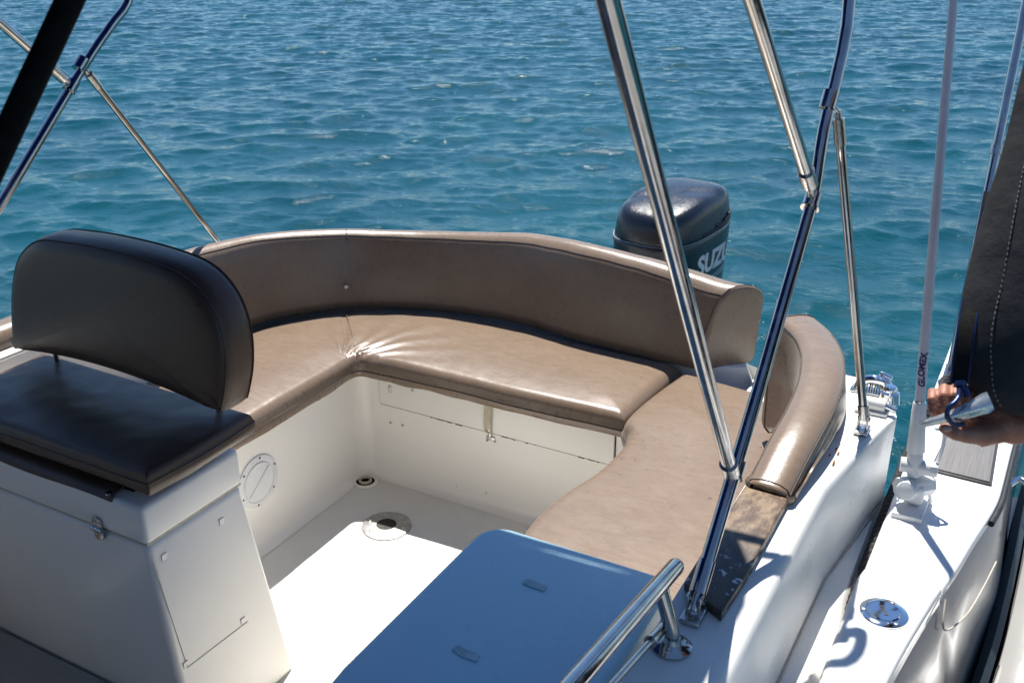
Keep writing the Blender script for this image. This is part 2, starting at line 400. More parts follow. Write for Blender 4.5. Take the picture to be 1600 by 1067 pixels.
def text_mesh(s, size, extr=.0008, bold=0):
    cu = bpy.data.curves.new('txt', 'FONT'); cu.body = s; cu.size = size; cu.extrude = extr; cu.offset = bold; cu.resolution_u = 4
    o = bpy.data.objects.new('txt', cu); COL.objects.link(o); dg = C.evaluated_depsgraph_get(); dg.update()
    me = o.evaluated_get(dg).to_mesh(); bm = bmesh.new(); bm.from_mesh(me)
    bmesh.ops.triangulate(bm, faces=bm.faces[:])
    bmesh.ops.subdivide_edges(bm, edges=[e for e in bm.edges if e.calc_length() > size*.12], cuts=2)
    v, f = bm_out(bm); o.evaluated_get(dg).to_mesh_clear(); bpy.data.objects.remove(o); return v, f

# ---------------------------------------------------------------- sea
def make_sea():
    n = 1024; L = 42.0; WL = -.30
    k1 = np.fft.fftfreq(n, L/n)*2*np.pi; kx, ky = np.meshgrid(k1, k1, indexing='ij'); k = np.hypot(kx, ky); k[0, 0] = 1
    wd = np.array([-.60, .80]); c = (kx*wd[0]+ky*wd[1])/k
    kp = 2*np.pi/1.5
    S = k**-3.55*np.exp(-1.1*(kp/k)**2)*(np.abs(c)**2.6*.95+.05)*np.exp(-(k*.020)**2)
    S += .000012*np.exp(-((k-2*np.pi/7.5)/.35)**2)*np.abs((kx*.1+ky*.99)/k)**8*0
    S[0, 0] = 0
    ph = (rng.normal(size=(n, n))+1j*rng.normal(size=(n, n)))*np.sqrt(S)
    h = np.real(np.fft.ifft2(ph)); sx = np.real(np.fft.ifft2(1j*kx*ph)); sy = np.real(np.fft.ifft2(1j*ky*ph))
    g = SLOPE/np.sqrt((sx**2+sy**2).mean()); h *= g
    dx = np.real(np.fft.ifft2(1j*kx/k*ph))*g; dy = np.real(np.fft.ifft2(1j*ky/k*ph))*g
    x0, y0 = -33.0, -4.0; xs = x0+np.arange(n+1)*L/n; ys = y0+np.arange(n+1)*L/n
    ix = np.arange(n+1) % n
    X, Y = np.meshgrid(xs, ys, indexing='ij'); ch = 1.0
    edge = np.minimum(np.minimum(X-x0, x0+L-X), np.minimum(Y-y0, y0+L-Y)); fade = np.clip(edge/1.5, 0, 1)
    P = np.stack([X+ch*dx[np.ix_(ix, ix)]*fade, Y+ch*dy[np.ix_(ix, ix)]*fade, WL+h[np.ix_(ix, ix)]*fade], -1).reshape(-1, 3)
    # calm the surface around and under the hulls
    d = np.maximum(np.abs(P[:, 0]+1.0)-1.9, P[:, 1]-3.2); q = np.clip((d+.1)/.5, .25, 1); P[:, 2] = WL+(P[:, 2]-WL)*q
    i, j = np.meshgrid(np.arange(n), np.arange(n), indexing='ij'); a = (i*(n+1)+j).ravel()
    Q = np.stack([a, a+n+1, a+n+2, a+1], -1)
    # outer sheet to the horizon
    B = 6000.0; nv = len(P)
    out = np.array([[x0, y0, WL], [x0+L, y0, WL], [x0+L, y0+L, WL], [x0, y0+L, WL], [-B, -B, WL], [B, -B, WL], [B, B, WL], [-B, B, WL]])
    P = np.concatenate([P, out]); Q = np.concatenate([Q, np.array([[0, 1, 5, 4], [1, 2, 6, 5], [2, 3, 7, 6], [3, 0, 4, 7]])+nv])
    me = bpy.data.meshes.new('water'); me.vertices.add(len(P)); me.vertices.foreach_set('co', P.ravel().astype(np.float32))
    me.loops.add(Q.size); me.loops.foreach_set('vertex_index', Q.ravel().astype(np.int32))
    me.polygons.add(len(Q)); me.polygons.foreach_set('loop_start', (np.arange(len(Q))*4).astype(np.int32))
    me.polygons.foreach_set('use_smooth', np.ones(len(Q), bool)); me.update(); me.validate()
    me.materials.append(M['water']); o = bpy.data.objects.new('water', me); COL.objects.link(o)
    tag(o, 'rippled teal blue sea water with sun glints behind the boats', 'water', kind='structure')
SLOPE = .164
make_sea()

# ---------------------------------------------------------------- the motor boat
boat = empty('motor_boat', (XC, 1, -.3), 'white motor boat with cream U-shaped cockpit, nearest the open water', 'motor boat')
W0 = 1.215
def flare(y): return min(1, max(0, (y-1.75)/.55))**1.6
def halfw(y, s=1):
    if y > 2.2:
        T = [(2.2, 1.215), (2.30, 1.213), (2.38, 1.19), (2.44, 1.145), (2.52, 1.075), (2.62, 1.00), (2.75, .935), (2.9, .885), (3.06, .86)]
        if s < 0: T = [(2.2, 1.215), (2.5, 1.21), (2.62, 1.19), (2.75, 1.13), (2.9, 1.02), (3.06, .86)]
        for (a, b), (c, d) in zip(T, T[1:]):
            if y <= c: return b+(d-b)*(y-a)/(c-a)
        return .86
    if y < -.4: t = min(1, (-.4-y)/3.3); return W0*max(.02, (1-t**2.2))
    return W0
STA = [-3.7, -3.6, -3.4, -3.1, -2.7, -2.2, -1.6, -1.0, -.4, .3, .9, 1.4, 1.9, 2.2, 2.3, 2.34, 2.38, 2.41, 2.44, 2.48, 2.52, 2.57, 2.62, 2.68, 2.75, 2.83, 2.9, 2.99, 3.06]
PROF = [(-.235, .785), (-.116, .785), (-.103, .782), (-.094, .774), (-.089, .762), (-.081, .70), (-.074, .62), (-.071, .575), (-.069, .556), (-.012, .550),
        (0, .535), (.002, .515), (-.002, .492), (-.02, .478), (-.055, .470), (-.07, .40), (-.10, .10), (-.17, -.22), (-.32, -.42)]
hv = []; hf = []; m_ = len(PROF)
for y in STA:
    ko = 1-.62*min(1, max(0, (y-2.2)/.2)); fl_ = flare(y)
    for s in (1, -1):
        w = halfw(y, s); kz = 1-.92*min(1, max(0, (y-2.48)/.20)) if s > 0 else 1-.24*min(1, max(0, (y-2.2)/.25))
        for j, (o_, z_) in enumerate(PROF):
            if j == 0: o_ = -.108+(o_+.108)*ko
            if 0 < j < 9: o_ = o_*(1-fl_)-.004*fl_
            if j == 0 and y > 2.2: o_ = min(o_, -.125)
            if j == 0 and y > 2.2 and s < 0: o_ = -.112
            if z_ > .46: z_ = .46+(z_-.46)*kz
            hv.append((XC+s*max(w+o_, .01), y, z_))
for i in range(len(STA)-1):
    for s in (0, 1):
        for k in range(m_-1):
            a = i*2*m_+s*m_+k; hf.append([a, a+1, a+2*m_+1, a+2*m_])
    hf.append([i*2*m_+m_-1, i*2*m_+2*m_-1, (i+1)*2*m_+2*m_-1, (i+1)*2*m_+m_-1])      # bottom
i = len(STA)-1
hf.append([i*2*m_+k for k in range(m_)]+[i*2*m_+m_+k for k in range(m_-1, -1, -1)])
hull = obj('hull', hv, hf, 'white', boat, 38)
# pinstripe groove along the rub rail
parts('rub_rail_seam', [tube([(XC+s*(halfw(y, s)-.0675*(1-flare(y))-.003*flare(y)+.003), y, .5565) for y in STA if y > -.5 and y < 2.45], .0025, 6) for s in (1, -1)], 'grime', boat)
# fore deck
w_ = [(XC+halfw(y)-.232, y) for y in STA if y <= -.4]; fd = w_+[(2*XC-x, y) for x, y in w_[::-1]]
mb = MB().add(*prism(fd, .70, .786, .01)); mb.build('foredeck', 'white', boat)
mb = MB().add(*rbox((XC, -.42, .38), (1.97, .04, .80), .01)); mb.build('bulkhead', 'gel', boat)
# inner sides of the gunwale
parts('inner_side', [rbox((XC+s*.9985, .95, .39), (.03, 2.7, .78), .008) for s in (1, -1)], 'gel', boat)
# stern corner decks, transom sill and pod that carries the backrest
def arc(c, r, a0, a1, n=10): return [Vector((c[0]+r*math.cos(R(a0+(a1-a0)*k/n)), c[1]+r*math.sin(R(a0+(a1-a0)*k/n)), 0)) for k in range(n+1)]
for s in (1, -1):
    inner = [(XC+s*.985, 2.10), (XC+s*.975, 2.30), (XC+s*.955, 2.42), (XC+s*.93, 2.49)]
    if s < 0: continue
    outer = [(XC+s*(halfw(y)-.102*(1-flare(y))-.007), y) for y in (2.48, 2.44, 2.41, 2.38, 2.34, 2.3, 2.2, 2.10)]
    mb = MB().add(*prism(inner+outer, .42, .7875, .004)); mb.build('stern_deck', 'white', boat)
    sill = [(XC+s*.98, 2.40), (XC+s*.93, 2.49), (XC+s*.88, 2.62), (XC+s*.82, 2.75), (XC+s*.77, 2.9), (XC+s*.745, 3.05)]
    mb = MB().add(*prism([(XC+s*.70, 3.05), (XC+s*.70, 2.84), (XC+s*.86, 2.70), (XC+s*.96, 2.42)]+sill, .40, .497, .01)); mb.build('stern_sill', 'white', boat)
mb = MB().add(*rbox((XC, 3.03, .05), (1.50, .10, .80), .02)); mb.build('transom', 'white', boat)
pod = [(-2.20, 2.98), (-2.20, 3.07), (-.70, 3.07), (-.70, 2.93), (-.86, 2.915), (-1.3, 2.935)]
bm = bmesh.new()
vv, ff = prism([(-2.22, 2.90), (-2.22, 3.09), (-.74, 3.09), (-.70, 2.985), (-.865, 2.915), (-1.1, 2.96), (-1.3, 2.99), (-1.62, 3.02), (-1.9, 2.995), (-2.08, 2.94)], .40, .515, .012)
mb = MB().add(vv, ff)
for q in mb.v:
    if q.x > -.9 and q.z > .5: q.x -= .05
mb.build('backrest_pod', 'white', boat)

# liner: bench fronts with coved foot
lp = [Vector((-2.012, 1.40, 0)), Vector((-2.012, 2.49, 0))]+[Vector((-1.957+.055*math.cos(R(180-a)), 2.49+.055*math.sin(R(180-a)), 0)) for a in range(10, 91, 10)] \
     + [Vector((-.99, 2.545, 0))]+[Vector((-.99+.07*math.sin(R(a)), 2.475+.07*math.cos(R(a)), 0)) for a in range(10, 91, 10)]+[Vector((-.92, 1.45, 0)), Vector((-.92, .95, 0))]
lv = []; lf = []
lprof = [(0, .442), (0, .20), (-.001, .075), (-.003, .04), (-.010, .020), (-.022, .009), (-.034, .0045), (-.042, .004)]
for i, p in enumerate(lp):
    a = lp[max(i-1, 0)]; b = lp[min(i+1, len(lp)-1)]; d = (b-a).normalized(); o_ = Vector((-d.y, d.x, 0))
    for (s_, z_) in lprof: lv.append((p.x+o_.x*s_, p.y+o_.y*s_, z_))
m_ = len(lprof)
for i in range(len(lp)-1):
    for k in range(m_-1): lf.append([i*m_+k, i*m_+k+1, (i+1)*m_+k+1, (i+1)*m_+k])
obj('bench_front', lv, lf, 'gel', boat, 50)
def loop_off(d):
    out = []
    for i, p in enumerate(lp):
        a = lp[max(i-1, 0)]; b = lp[min(i+1, len(lp)-1)]; t = (b-a).normalized(); out.append((p.x+t.y*d, p.y-t.x*d))
    return out
fl = loop_off(.0)
obj('sole', [(x, y, 0) for x, y in loop_off(-.01)]+[(-.45, .95, 0), (-.45, -.4, 0), (-2.40, -.4, 0), (-2.40, 1.40, 0)], [list(range(len(fl)+4))], 'gel', boat)
obj('nonskid_panel', [(x, y, .0055) for x, y in loop_off(.045)]+[(-.55, .95, .0055), (-.55, -.35, .0055), (-1.60, -.35, .0055), (-1.60, 1.40, .0055)], [list(range(len(fl)+4))], 'floor', boat)
# bench tops (under the cushions)
mb = MB()
mb.add(*prism([(-2.009, 1.56), (-2.009, 2.50), (-1.96, 2.543), (-.95, 2.543), (-.93, 2.46), (-.918, 1.5), (-.4355, 1.5), (-.44, 2.3), (-.6, 2.99), (-2.24, 2.99), (-2.405, 2.3), (-2.405, 1.56)], .40, .439, .004))
mb.build('bench_top', 'gel', boat)

# aft locker door in the bench front, its seam, strap, catch and screws
yF = 2.545
dq = [atY(568, 578, yF), atY(572, 624, yF), atY(945, 713, yF), atY(970, 655, yF)]
x0, x1 = -1.925, -1.03; zb = .297
bmv, bmf = rbox(((x0+x1)/2, yF-.004, (.436+zb)/2), (x1-x0, .010, .436-zb), .004)
door = obj('locker_door', bmv, bmf, 'gel', boat)
mb = MB().add(*rbox(((x0+x1)/2, yF-.0012, (.436+zb)/2-.002), (x1-x0+.007, .002, .436-zb+.005), .0005)); mb.build('door_gap', 'hole', door)
z_ = zb-.004
for k in range(22):
    xx = random.uniform(x0+.08, x1-.02)
    if random.random() < .6: xx = random.choice([-1.70, -1.66, -1.60, -1.35, -1.12])+random.gauss(0, .03)
    parts('paint_chip', [rbox((xx, yF-.0022, z_+random.uniform(-.002, .001)), (random.uniform(.006, .03), .002, random.uniform(.002, .004)), .0004)], 'hole', door)
c = atY(764, 640, yF-.006)
sv = crom([(c.x, yF-.006, .436), (c.x+.002, yF-.016, .385), (c.x, yF-.018, .345), (c.x-.001, yF-.012, .297)], 6)
mb = MB(); vs = []; fs = []
for p in sv:
    for sx in (-.014, .014):
        for dy in (0, -.002): vs.append((p.x+sx, p.y+dy, p.z))
for i in range(len(sv)-1):
    a = i*4
    for q in ([0, 1, 5, 4], [2, 6, 7, 3], [0, 4, 6, 2], [1, 3, 7, 5]): fs.append([a+t for t in q])
fs += [[0, 2, 3, 1], [len(sv)*4-4, len(sv)*4-3, len(sv)*4-1, len(sv)*4-2]]
strap = obj('strap', vs, fs, 'belt', boat)
mb = MB().add(*lathe([(.009, 0), (.0085, .002), (.005, .003), (.0045, .001), (0, .001)], 16, (c.x, yF-.0145, .309), (0, -1, -.1))); mb.build('snap_stud', 'steel_dull', strap)
# catch below the strap
c = atY(767, 682, yF-.001)
mb = MB().add(*rbox((c.x, yF-.002, c.z-.006), (.034, .004, .014), .003)).add(*rbox((c.x-.002, yF-.004, c.z+.008), (.012, .008, .022), .003))
catch = mb.build('door_catch', 'steel_dull', boat)
for px in ((765, 676), (761, 688), (773, 690)):
    q = atY(*px, yF-.004); parts('screw', [lathe([(.0032, 0), (0, .0008)], 10, (q.x, yF-.0085 if px[1] < 680 else yF-.0042, q.z), (0, -1, 0))], 'hole', catch)
mb = MB().add(*rbox((atY(612, 606, yF).x, yF-.011, atY(612, 606, yF).z), (.009, .006, .026), .003)); mb.build('door_latch', 'steel_dull', door)
for px in ((645, 609),):
    q = atY(*px, yF-.009); mb = MB(); screw(mb, (q.x, yF-.0088, q.z), (0, -1, 0), .0055, .003); mb.build('screw', 'steel_dull', door)
for px in ((610, 660), (629, 664), (714, 759), (760, 770)):
    q = atY(*px, yF-.001); mb = MB(); screw(mb, (q.x, yF+.0002, q.z), (0, -1, 0), .0052 if px[1] < 700 else .0035, .0025); mb.build('screw', 'steel_dull' if px[1] < 700 else 'hole', boat)
q = atX(499, 623, -2.012); mb = MB(); screw(mb, (-2.0122, q.y, q.z), (1, 0, 0), .0055, .003); mb.build('screw', 'steel_dull', boat)
q = atY(880, 661, yF-.009); mb = MB(); mb.add(*lathe([(.003, 0), (0, .001)], 8, (q.x, yF-.0095, q.z), (0, -1, 0))); mb.build('screw', 'hole', door)
# round inspection plate on the side bench front
c = atX(404, 752, -2.008)
c = Vector((-2.011, c.y, c.z))
mb = MB().add(*lathe([(.088, 0), (.087, .004), (.080, .006), (.070, .006), (.069, .0035), (.066, .0035), (.064, .008), (0, .009)], 48, c, (1, 0, 0)))
mb.add(*rbox(c+Vector((.0095, 0, 0)), (.004, .12, .010), .002, rot=Matrix.Rotation(R(38), 3, 'X')))
hat = mb.build('inspection_plate', 'plastic', boat)
for k in range(6):
    a = R(60*k+20); parts('screw', [lathe([(.004, 0), (0, .001)], 10, c+Vector((.0062, .080*math.cos(a), .080*math.sin(a))), (1, 0, 0))], 'hole', hat)
# drain in the corner of the sole
c = atZ(571, 752, .006)
mb = MB().add(*lathe([(.047, 0), (.046, .003), (.034, .0035), (.032, .0015), (.030, .001)], 40, c)); dr = mb.build('floor_drain', 'gel', boat)
mb = MB().add(*lathe([(.0335, .0026), (0, .0026)], 32, c)); mb.build('drain_gap', 'hole', dr)
mb = MB().add(*lathe([(.024, .0024), (.024, .010), (.017, .010), (.0165, .0015)], 32, c)); mb.build('drain_tube', 'belt', dr)
# table pedestal socket
c = atZ(604, 822, .006)
mb = MB().add(*lathe([(.083, 0), (.082, .004), (.078, .0055), (.036, .009), (.034, .009), (.034, .0)], 64, c)); so = mb.build('pedestal_socket', 'alu', boat)
mb = MB().add(*lathe([(.0342, .0075), (.032, .0035), (0, .003)], 32, c)); mb.build('socket_well', 'hole', so)
for k in range(6):
    a = R(60*k+8); mb = MB(); screw(mb, c+Vector((.061*math.cos(a), .061*math.sin(a), .0068)), (0, 0, 1), .0058, .0022); mb.build('screw', 'steel_dull', so)
# teak coaming board
tk = [(-.432, 1.425), (-.347, 1.372), (-.341, 1.5), (-.340, 1.95), (-.43, 1.95), (-.434, 1.6)]
mb = MB().add(*prism(tk, .787, .806, .004)); tkb = mb.build('coaming_board', 'teak', boat)
tkb['label'] = 'worn teak board with pale flakes, shade painted into its forward end'
q = atZ(1206, 766, .806); mb = MB(); screw(mb, (q.x, q.y, .8055), (0, 0, 1), .004, .001); mb.build('screw', 'steel', tkb)
# stern fittings: chrome lamp, white socket and cleat on the quarter
base = atZ(1388, 628, .788)
mb = MB()
mb.add(*lathe([(.027, 0), (.026, .004), (.023, .027), (.017, .031), (.017, .038), (.013, .043), (0, .044)], 28, base)); mb.build('stern_light', 'chrome', boat)
b2 = atZ(1366, 614, .788)
arch = crom([b2+Vector((-.042, .0, .0)), b2+Vector((-.034, .0, .023)), b2+Vector((-.011, .0, .036)), b2+Vector((.02, .0, .034)), b2+Vector((.034, 0, .017)), b2+Vector((.042, 0, 0))], 6)
mb = MB().add(*tube(arch, .012, 16)); fl2 = mb.build('fairlead', 'chrome', boat)
MB().add(*rbox(b2+Vector((0, 0, .003)), (.115, .04, .008), .003)).build('fairlead_base', 'chrome', fl2)
parts('roller', [tube([b2+Vector((dx, -.012, .004)), b2+Vector((dx, -.006, .026))], .0045, 12) for dx in (-.021, -.009, .003, .015)], 'steel', fl2)
MB().add(*rbox(b2+Vector((.02, .012, .047)), (.034, .015, .012), .006, rot=Matrix.Rotation(R(20), 3, 'Y'))).build('lock_tab', 'chrome', fl2)
b3 = atZ(1362, 641, .79)
mb = MB().add(*tube([b3+Vector((-.02, 0, .018)), b3+Vector((.03, .0, .018))], .017, 20)).add(*rbox(b3+Vector((0, 0, .003)), (.075, .05, .006), .002)); sk = mb.build('deck_socket', 'lamp_white', boat)
mb = MB().add(*tube([b3+Vector((.03, 0, .018)), b3+Vector((.055, .0, .012))], .008, 12)); mb.build('pin', 'chrome', sk)
# rust weep beside the bolster
RU = []
for k in range(6):
    q = atZ(1303+random.gauss(0, 3), 714+random.gauss(0, 9), .789); RU.append(rbox((q.x, q.y, .788), (.004, random.uniform(.006, .018), .002), .0008))
M['rust'] = mottled('rust', (.20, .06, .015), (.34, .13, .04), 90, (.7, .9))
parts('rust_stain', RU, 'rust', boat)

hcn = empty('unseen_helm_console', (-1.4, -.2, 0), 'white helm console and dark screen forward of the helm seat, unseen, added to block sky light', 'console')  # unseen console and screen added to keep forward sky light off the seats
mb = MB().add(*rbox((-1.78, .02, .58), (1.10, .50, 1.16), .05, 4)); mb.build('unseen_console_pod', 'gel', hcn)
wp = crom([Vector((-2.52, .30, 0)), Vector((-2.48, -.10, 0)), Vector((-2.15, -.36, 0)), Vector((-1.42, -.42, 0)), Vector((-.69, -.36, 0)), Vector((-.42, -.22, 0))], 8)
vs = [Vector((p.x, p.y, .79)) for p in wp]+[Vector((p.x*.98-.03, p.y*.97+.02, 1.5)) for p in wp]+[Vector((p.x*.96-.05, p.y*.94+.06, 2.08)) for p in wp]; n_ = len(wp)
ws = obj('sky_blocking_windscreen', vs, [[j*n_+k, j*n_+k+1, (j+1)*n_+k+1, (j+1)*n_+k] for k in range(n_-1) for j in (0, 1)], 'trim', hcn); sd_ = ws.modifiers.new('thick', 'SOLIDIFY'); sd_.thickness = .006
# ---------------------------------------------------------------- bench cushions
def lerp2(a, b, t): return (a[0]+(b[0]-a[0])*t, a[1]+(b[1]-a[1])*t)
def poly_at(P, t):
    P = [Vector((*p, 0)) for p in P]; return resample(P, 101)[int(round(t*100))]
class Curve:
    def __init__(s, P, m=8, smooth=True):
        Q = [Vector((*p, 0)) for p in P]; s.P = resample(crom(Q, m) if smooth else Q, 401)
    def __call__(s, t):
        x = t*400; i = min(int(x), 399); p = s.P[i].lerp(s.P[i+1], x-i); return (p.x, p.y)
CT = .52
# side and aft bench: one L-shaped pad, gathered round the inner corner, with a mitre seam
class Chain:
    """pieces of a curve, each given its own share of the parameter"""
    def __init__(s, parts_): s.p = parts_
    def __call__(s, t):
        for (a, b, c) in s.p:
            if t <= b: return c((t-a)/(b-a))
        return s.p[-1][2](1)
UA, UB = .40, .50
inn = Chain([(0, UA, Curve([(-1.955, 1.56), (-1.955, 2.0), (-1.955, 2.415)])), (UA, UB, Curve([(-1.955, 2.415), (-1.951, 2.438), (-1.938, 2.453), (-1.915, 2.459)])), (UB, 1, Curve([(-1.915, 2.459), (-1.6, 2.478), (-1.3, 2.478), (-.985, 2.492)]))])
outc = Chain([(0, UA, Curve([(-2.47, 1.56), (-2.47, 1.9), (-2.455, 2.25), (-2.41, 2.50), (-2.345, 2.64)])), (UA, UB, Curve([(-2.345, 2.64), (-2.25, 2.765), (-2.12, 2.862)])), (UB, 1, Curve([(-2.12, 2.862), (-2.05, 2.895), (-1.887, 2.942), (-1.62, 2.968), (-1.3, 2.935), (-.955, 2.918)]))])
def wr_bench(q, d):
    dx, dy = q.x+1.985, q.y-2.425; rr = math.hypot(dx, dy); an = math.degrees(math.atan2(dy, dx))+6*nz(q, 7, 3)
    z = .0028*nz(q, 4, 2)+.001*nz(q, 15, 6)
    for a0, wd, am, ln in ((150, 6, -.003, .30), (138, 4, .004, .34), (124.5, 2.2, -.011, .60), (116, 4, .005, .35), (104, 4, -.005, .30), (94, 4, .006, .32), (82, 4, -.004, .30), (72, 4.5, .008, .36), (62, 4, -.006, .34), (53, 4, .008, .36), (44, 3.5, -.005, .28), (37, 3.5, .006, .30), (28, 3.5, -.004, .26), (20, 3.5, .004, .26)):
        z += .72*am*math.exp(-((an-a0)/wd)**2)*math.exp(-max(0, rr-.06)/(ln*.6))*min(1, rr/.07)
    return z
def nu_bench(): pass
cA = cushion('bench_cushion', lambda u, v: lerp2(inn(u), outc(u), v), 260, 70, CT, .088, .030, 'vinyl', wr_bench, crown=.016, cw=.17)
tag(cA, 'L-shaped tan vinyl seat cushion round the back left corner, puckered above the locker door', 'cushion', 'tan seat cushions of the U-shaped bench')
a_, b_ = Vector((*inn(.452), 0)), Vector((*outc(.452), 0)); ln = []
for k in range(40):
    p = a_.lerp(b_, .0+.97*k/39); d_ = (p-a_).length; p.z = CT-.016*(1-min(1, d_/.17))**2-(.030-math.sqrt(max(.030**2-(.030-min(d_, .030))**2, 0)))+wr_bench(p, d_)*min(1, d_/.02)+.0008; ln.append(p)
mb = MB().add(*tube(ln, .0016, 6)); mb.build('mitre_seam', 'seam', cA)
# right-hand lounge cushion
li = Curve([(-.955, 1.60), (-.958, 1.75), (-.968, 1.88), (-.955, 2.02), (-.925, 2.16), (-.918, 2.30), (-.930, 2.40), (-.968, 2.455), (-.972, 2.56), (-.955, 2.72), (-.932, 2.87)])
lo = Curve([(-.445, 1.60), (-.445, 1.9), (-.448, 2.2), (-.465, 2.40), (-.50, 2.55), (-.56, 2.68), (-.67, 2.835)])
cC = cushion('bench_cushion', lambda u, v: lerp2(li(u), lo(u), v), 110, 50, CT, .088, .030, 'vinyl',
             lambda q, d: .002*nz(q, 3, 3)+.0008*nz(q, 18, 7), crown=.006)
tag(cC, 'broad tan lounge cushion with curved edge beside the teak board', 'cushion', 'tan seat cushions of the U-shaped bench')

# wrap-round backrest
bp = [(-2.475, 1.75), (-2.475, 2.05), (-2.46, 2.32), (-2.43, 2.49), (-2.385, 2.61), (-2.25, 2.775), (-2.08, 2.875), (-1.887, 2.935), (-1.62, 2.963), (-1.35, 2.925), (-1.10, 2.905), (-.905, 2.90)]
bpath = resample(crom([Vector((*p, 0)) for p in bp], 10), 90)
hx = [(-9, .822), (-2.475, .815), (-2.43, .806), (-2.385, .797), (-2.30, .787), (-2.15, .776), (-2.0, .775), (-1.85, .782), (-1.75, .790), (-1.65, .799), (-1.55, .806), (-1.45, .809), (-1.35, .806), (-1.25, .804), (-1.15, .799), (-1.05, .784), (-.95, .764), (0, .748)]
def htop(i):
    p = bpath[int(round(i*89))]
    if p.x < -2.474: return .822
    for (a, za), (b, zb_) in zip(hx, hx[1:]):
        if a <= p.x <= b: return za+(zb_-za)*(p.x-a)/(b-a)
    return .8
def bprof(t):
    zt = htop(t); z0 = .508; pr = []
    def add(*q): pr.extend(q)
    add((.012, z0), (.002, z0+.012))
    for k in range(1, 10):
        s = k/10; pr.append((-.004*math.sin(math.pi*s)+.045*s, z0+.012+(zt-z0-.030)*s))
    add((.046, zt-.016), (.050, zt-.006), (.056, zt+.001))
    g = 1+.32*max(0, min(1, (t-.52)/.25)); u = .010*max(0, min(1, (t-.52)/.25))
    for a_, b_ in ((.070, .011), (.086, .016), (.102, .015), (.118, .008), (.130, -.006), (.136, -.03)): pr.append((.056+(a_-.056)*g, zt+b_+u))
    e_ = .056+(.138-.056)*g
    for k in range(1, 6): pr.append((e_-.012*k/5, zt-.03-(zt-.03-z0-.02)*k/5))
    add((e_-.02, z0+.006), (e_-.033, z0))
    return pr
bk = sweep(bpath, bprof, 'bench_bolster', 'vinyl', None, (.02, .012), .004, 60, seam=[13], shear=lambda t: .95*max(0, (t-.86)/.14)**1.5)
tag(bk, 'long curved tan vinyl backrest bolster wrapping round the stern bench', 'bolster')
ix_ = min(range(90), key=lambda k: (bpath[k]-Vector((-2.22, 2.79, 0))).length)
ring = []
p = bpath[ix_]; d = (bpath[ix_+1]-bpath[ix_-1]).normalized(); o_ = Vector((-d.y, d.x, 0))
mb = MB().add(*tube([Vector((p.x+o_.x*s_, p.y+o_.y*s_, z_+.001)) for s_, z_ in bprof(ix_/89)[11:21]], .0022, 6)); mb.build('cross_seam', 'seam', bk)
q = atY(541, 447, 2.80); best = min(bpath, key=lambda k: (k-Vector((q.x, q.y, 0))).length)
mb = MB(); pb = atZ(541, 447, .63); dirv = Vector((.75, -.66, .1))
bq = min(((atZ(541, 447, z), z) for z in [.58+.005*k for k in range(30)]), key=lambda e: min((Vector((e[0].x, e[0].y, 0))-b).length for b in bpath))
mb.add(*lathe([(.0085, -.004), (.008, .003), (.004, .004), (.0035, .002), (0, .002)], 16, bq[0]+Vector((.004, -.006, 0)), dirv)); mb.build('snap_stud', 'steel', bk)

# right-hand coaming bolster
rp = [(-.383, 1.80), (-.378, 1.90), (-.372, 2.05), (-.382, 2.22), (-.412, 2.36), (-.462, 2.47), (-.525, 2.55)]
rpath = resample(crom([Vector((*p, 0)) for p in rp], 10), 60)[::-1]       # travel forward: left of travel = outboard... mirrored below
def rprof(t):
    u = 1-t                                                               # 0 aft tip .. 1 front after reversal
    f_ = min(1, t/.85); up = .895-.046*max(0, (t-.35)/.65)**1.2-.030*max(0, (t-.72)/.28)**1.6; lowz = .800-(.0 if t > .6 else (.6-t)*.42)
    wi = .048+.012*(1-t); wo = .042+.012*(1-t)
    pr = [(-wi*.72, lowz), (-wi*.98, lowz+.02), (-wi*1.05, (lowz+up)/2), (-wi, up-.022), (-wi*.93, up-.010), (-wi*.78, up-.001), (-wi*.4, up+.004), (0, up+.005), (wo*.5, up+.003),
          (wo*.86, up-.004), (wo*1.0, up-.014), (wo*1.12, up-.035), (wo*1.32, (lowz+up)/2-.01), (wo*1.25, lowz+.01), (wo*1.1, lowz-.004)]
    return pr
# left of travel when heading forward (-Y) is +X = outboard
bo = sweep(rpath, rprof, 'coaming_bolster', 'vinyl', None, (.035, .014), .002, 60, seam=[4, 10])
tag(bo, 'curved tan bolster on the gunwale at the aft end of the teak board', 'bolster', 'coaming bolsters')
mb = MB().add(*lathe([(.0045, 0), (.004, .002), (0, .0022)], 10, atZ(1268, 514, .897), (0, 0, 1))); mb.build('button', 'rust', bo)
# left bolster end seen under the helm backrest
lpth = [Vector((-2.50, 1.40, 0)), Vector((-2.50, 1.55, 0)), Vector((-2.50, 1.70, 0))]
bo2 = sweep(resample(lpth, 20), lambda t: [(-.05, .66), (-.055, .70), (-.055, .80), (-.045, .83), (0, .84), (.045, .83), (.055, .80), (.055, .70), (.05, .66)], 'coaming_bolster', 'vinyl', None, (.02, .01), .001, 60, seam=[2])
tag(bo2, 'small tan bolster end showing in the gap under the dark helm backrest', 'bolster', 'coaming bolsters')

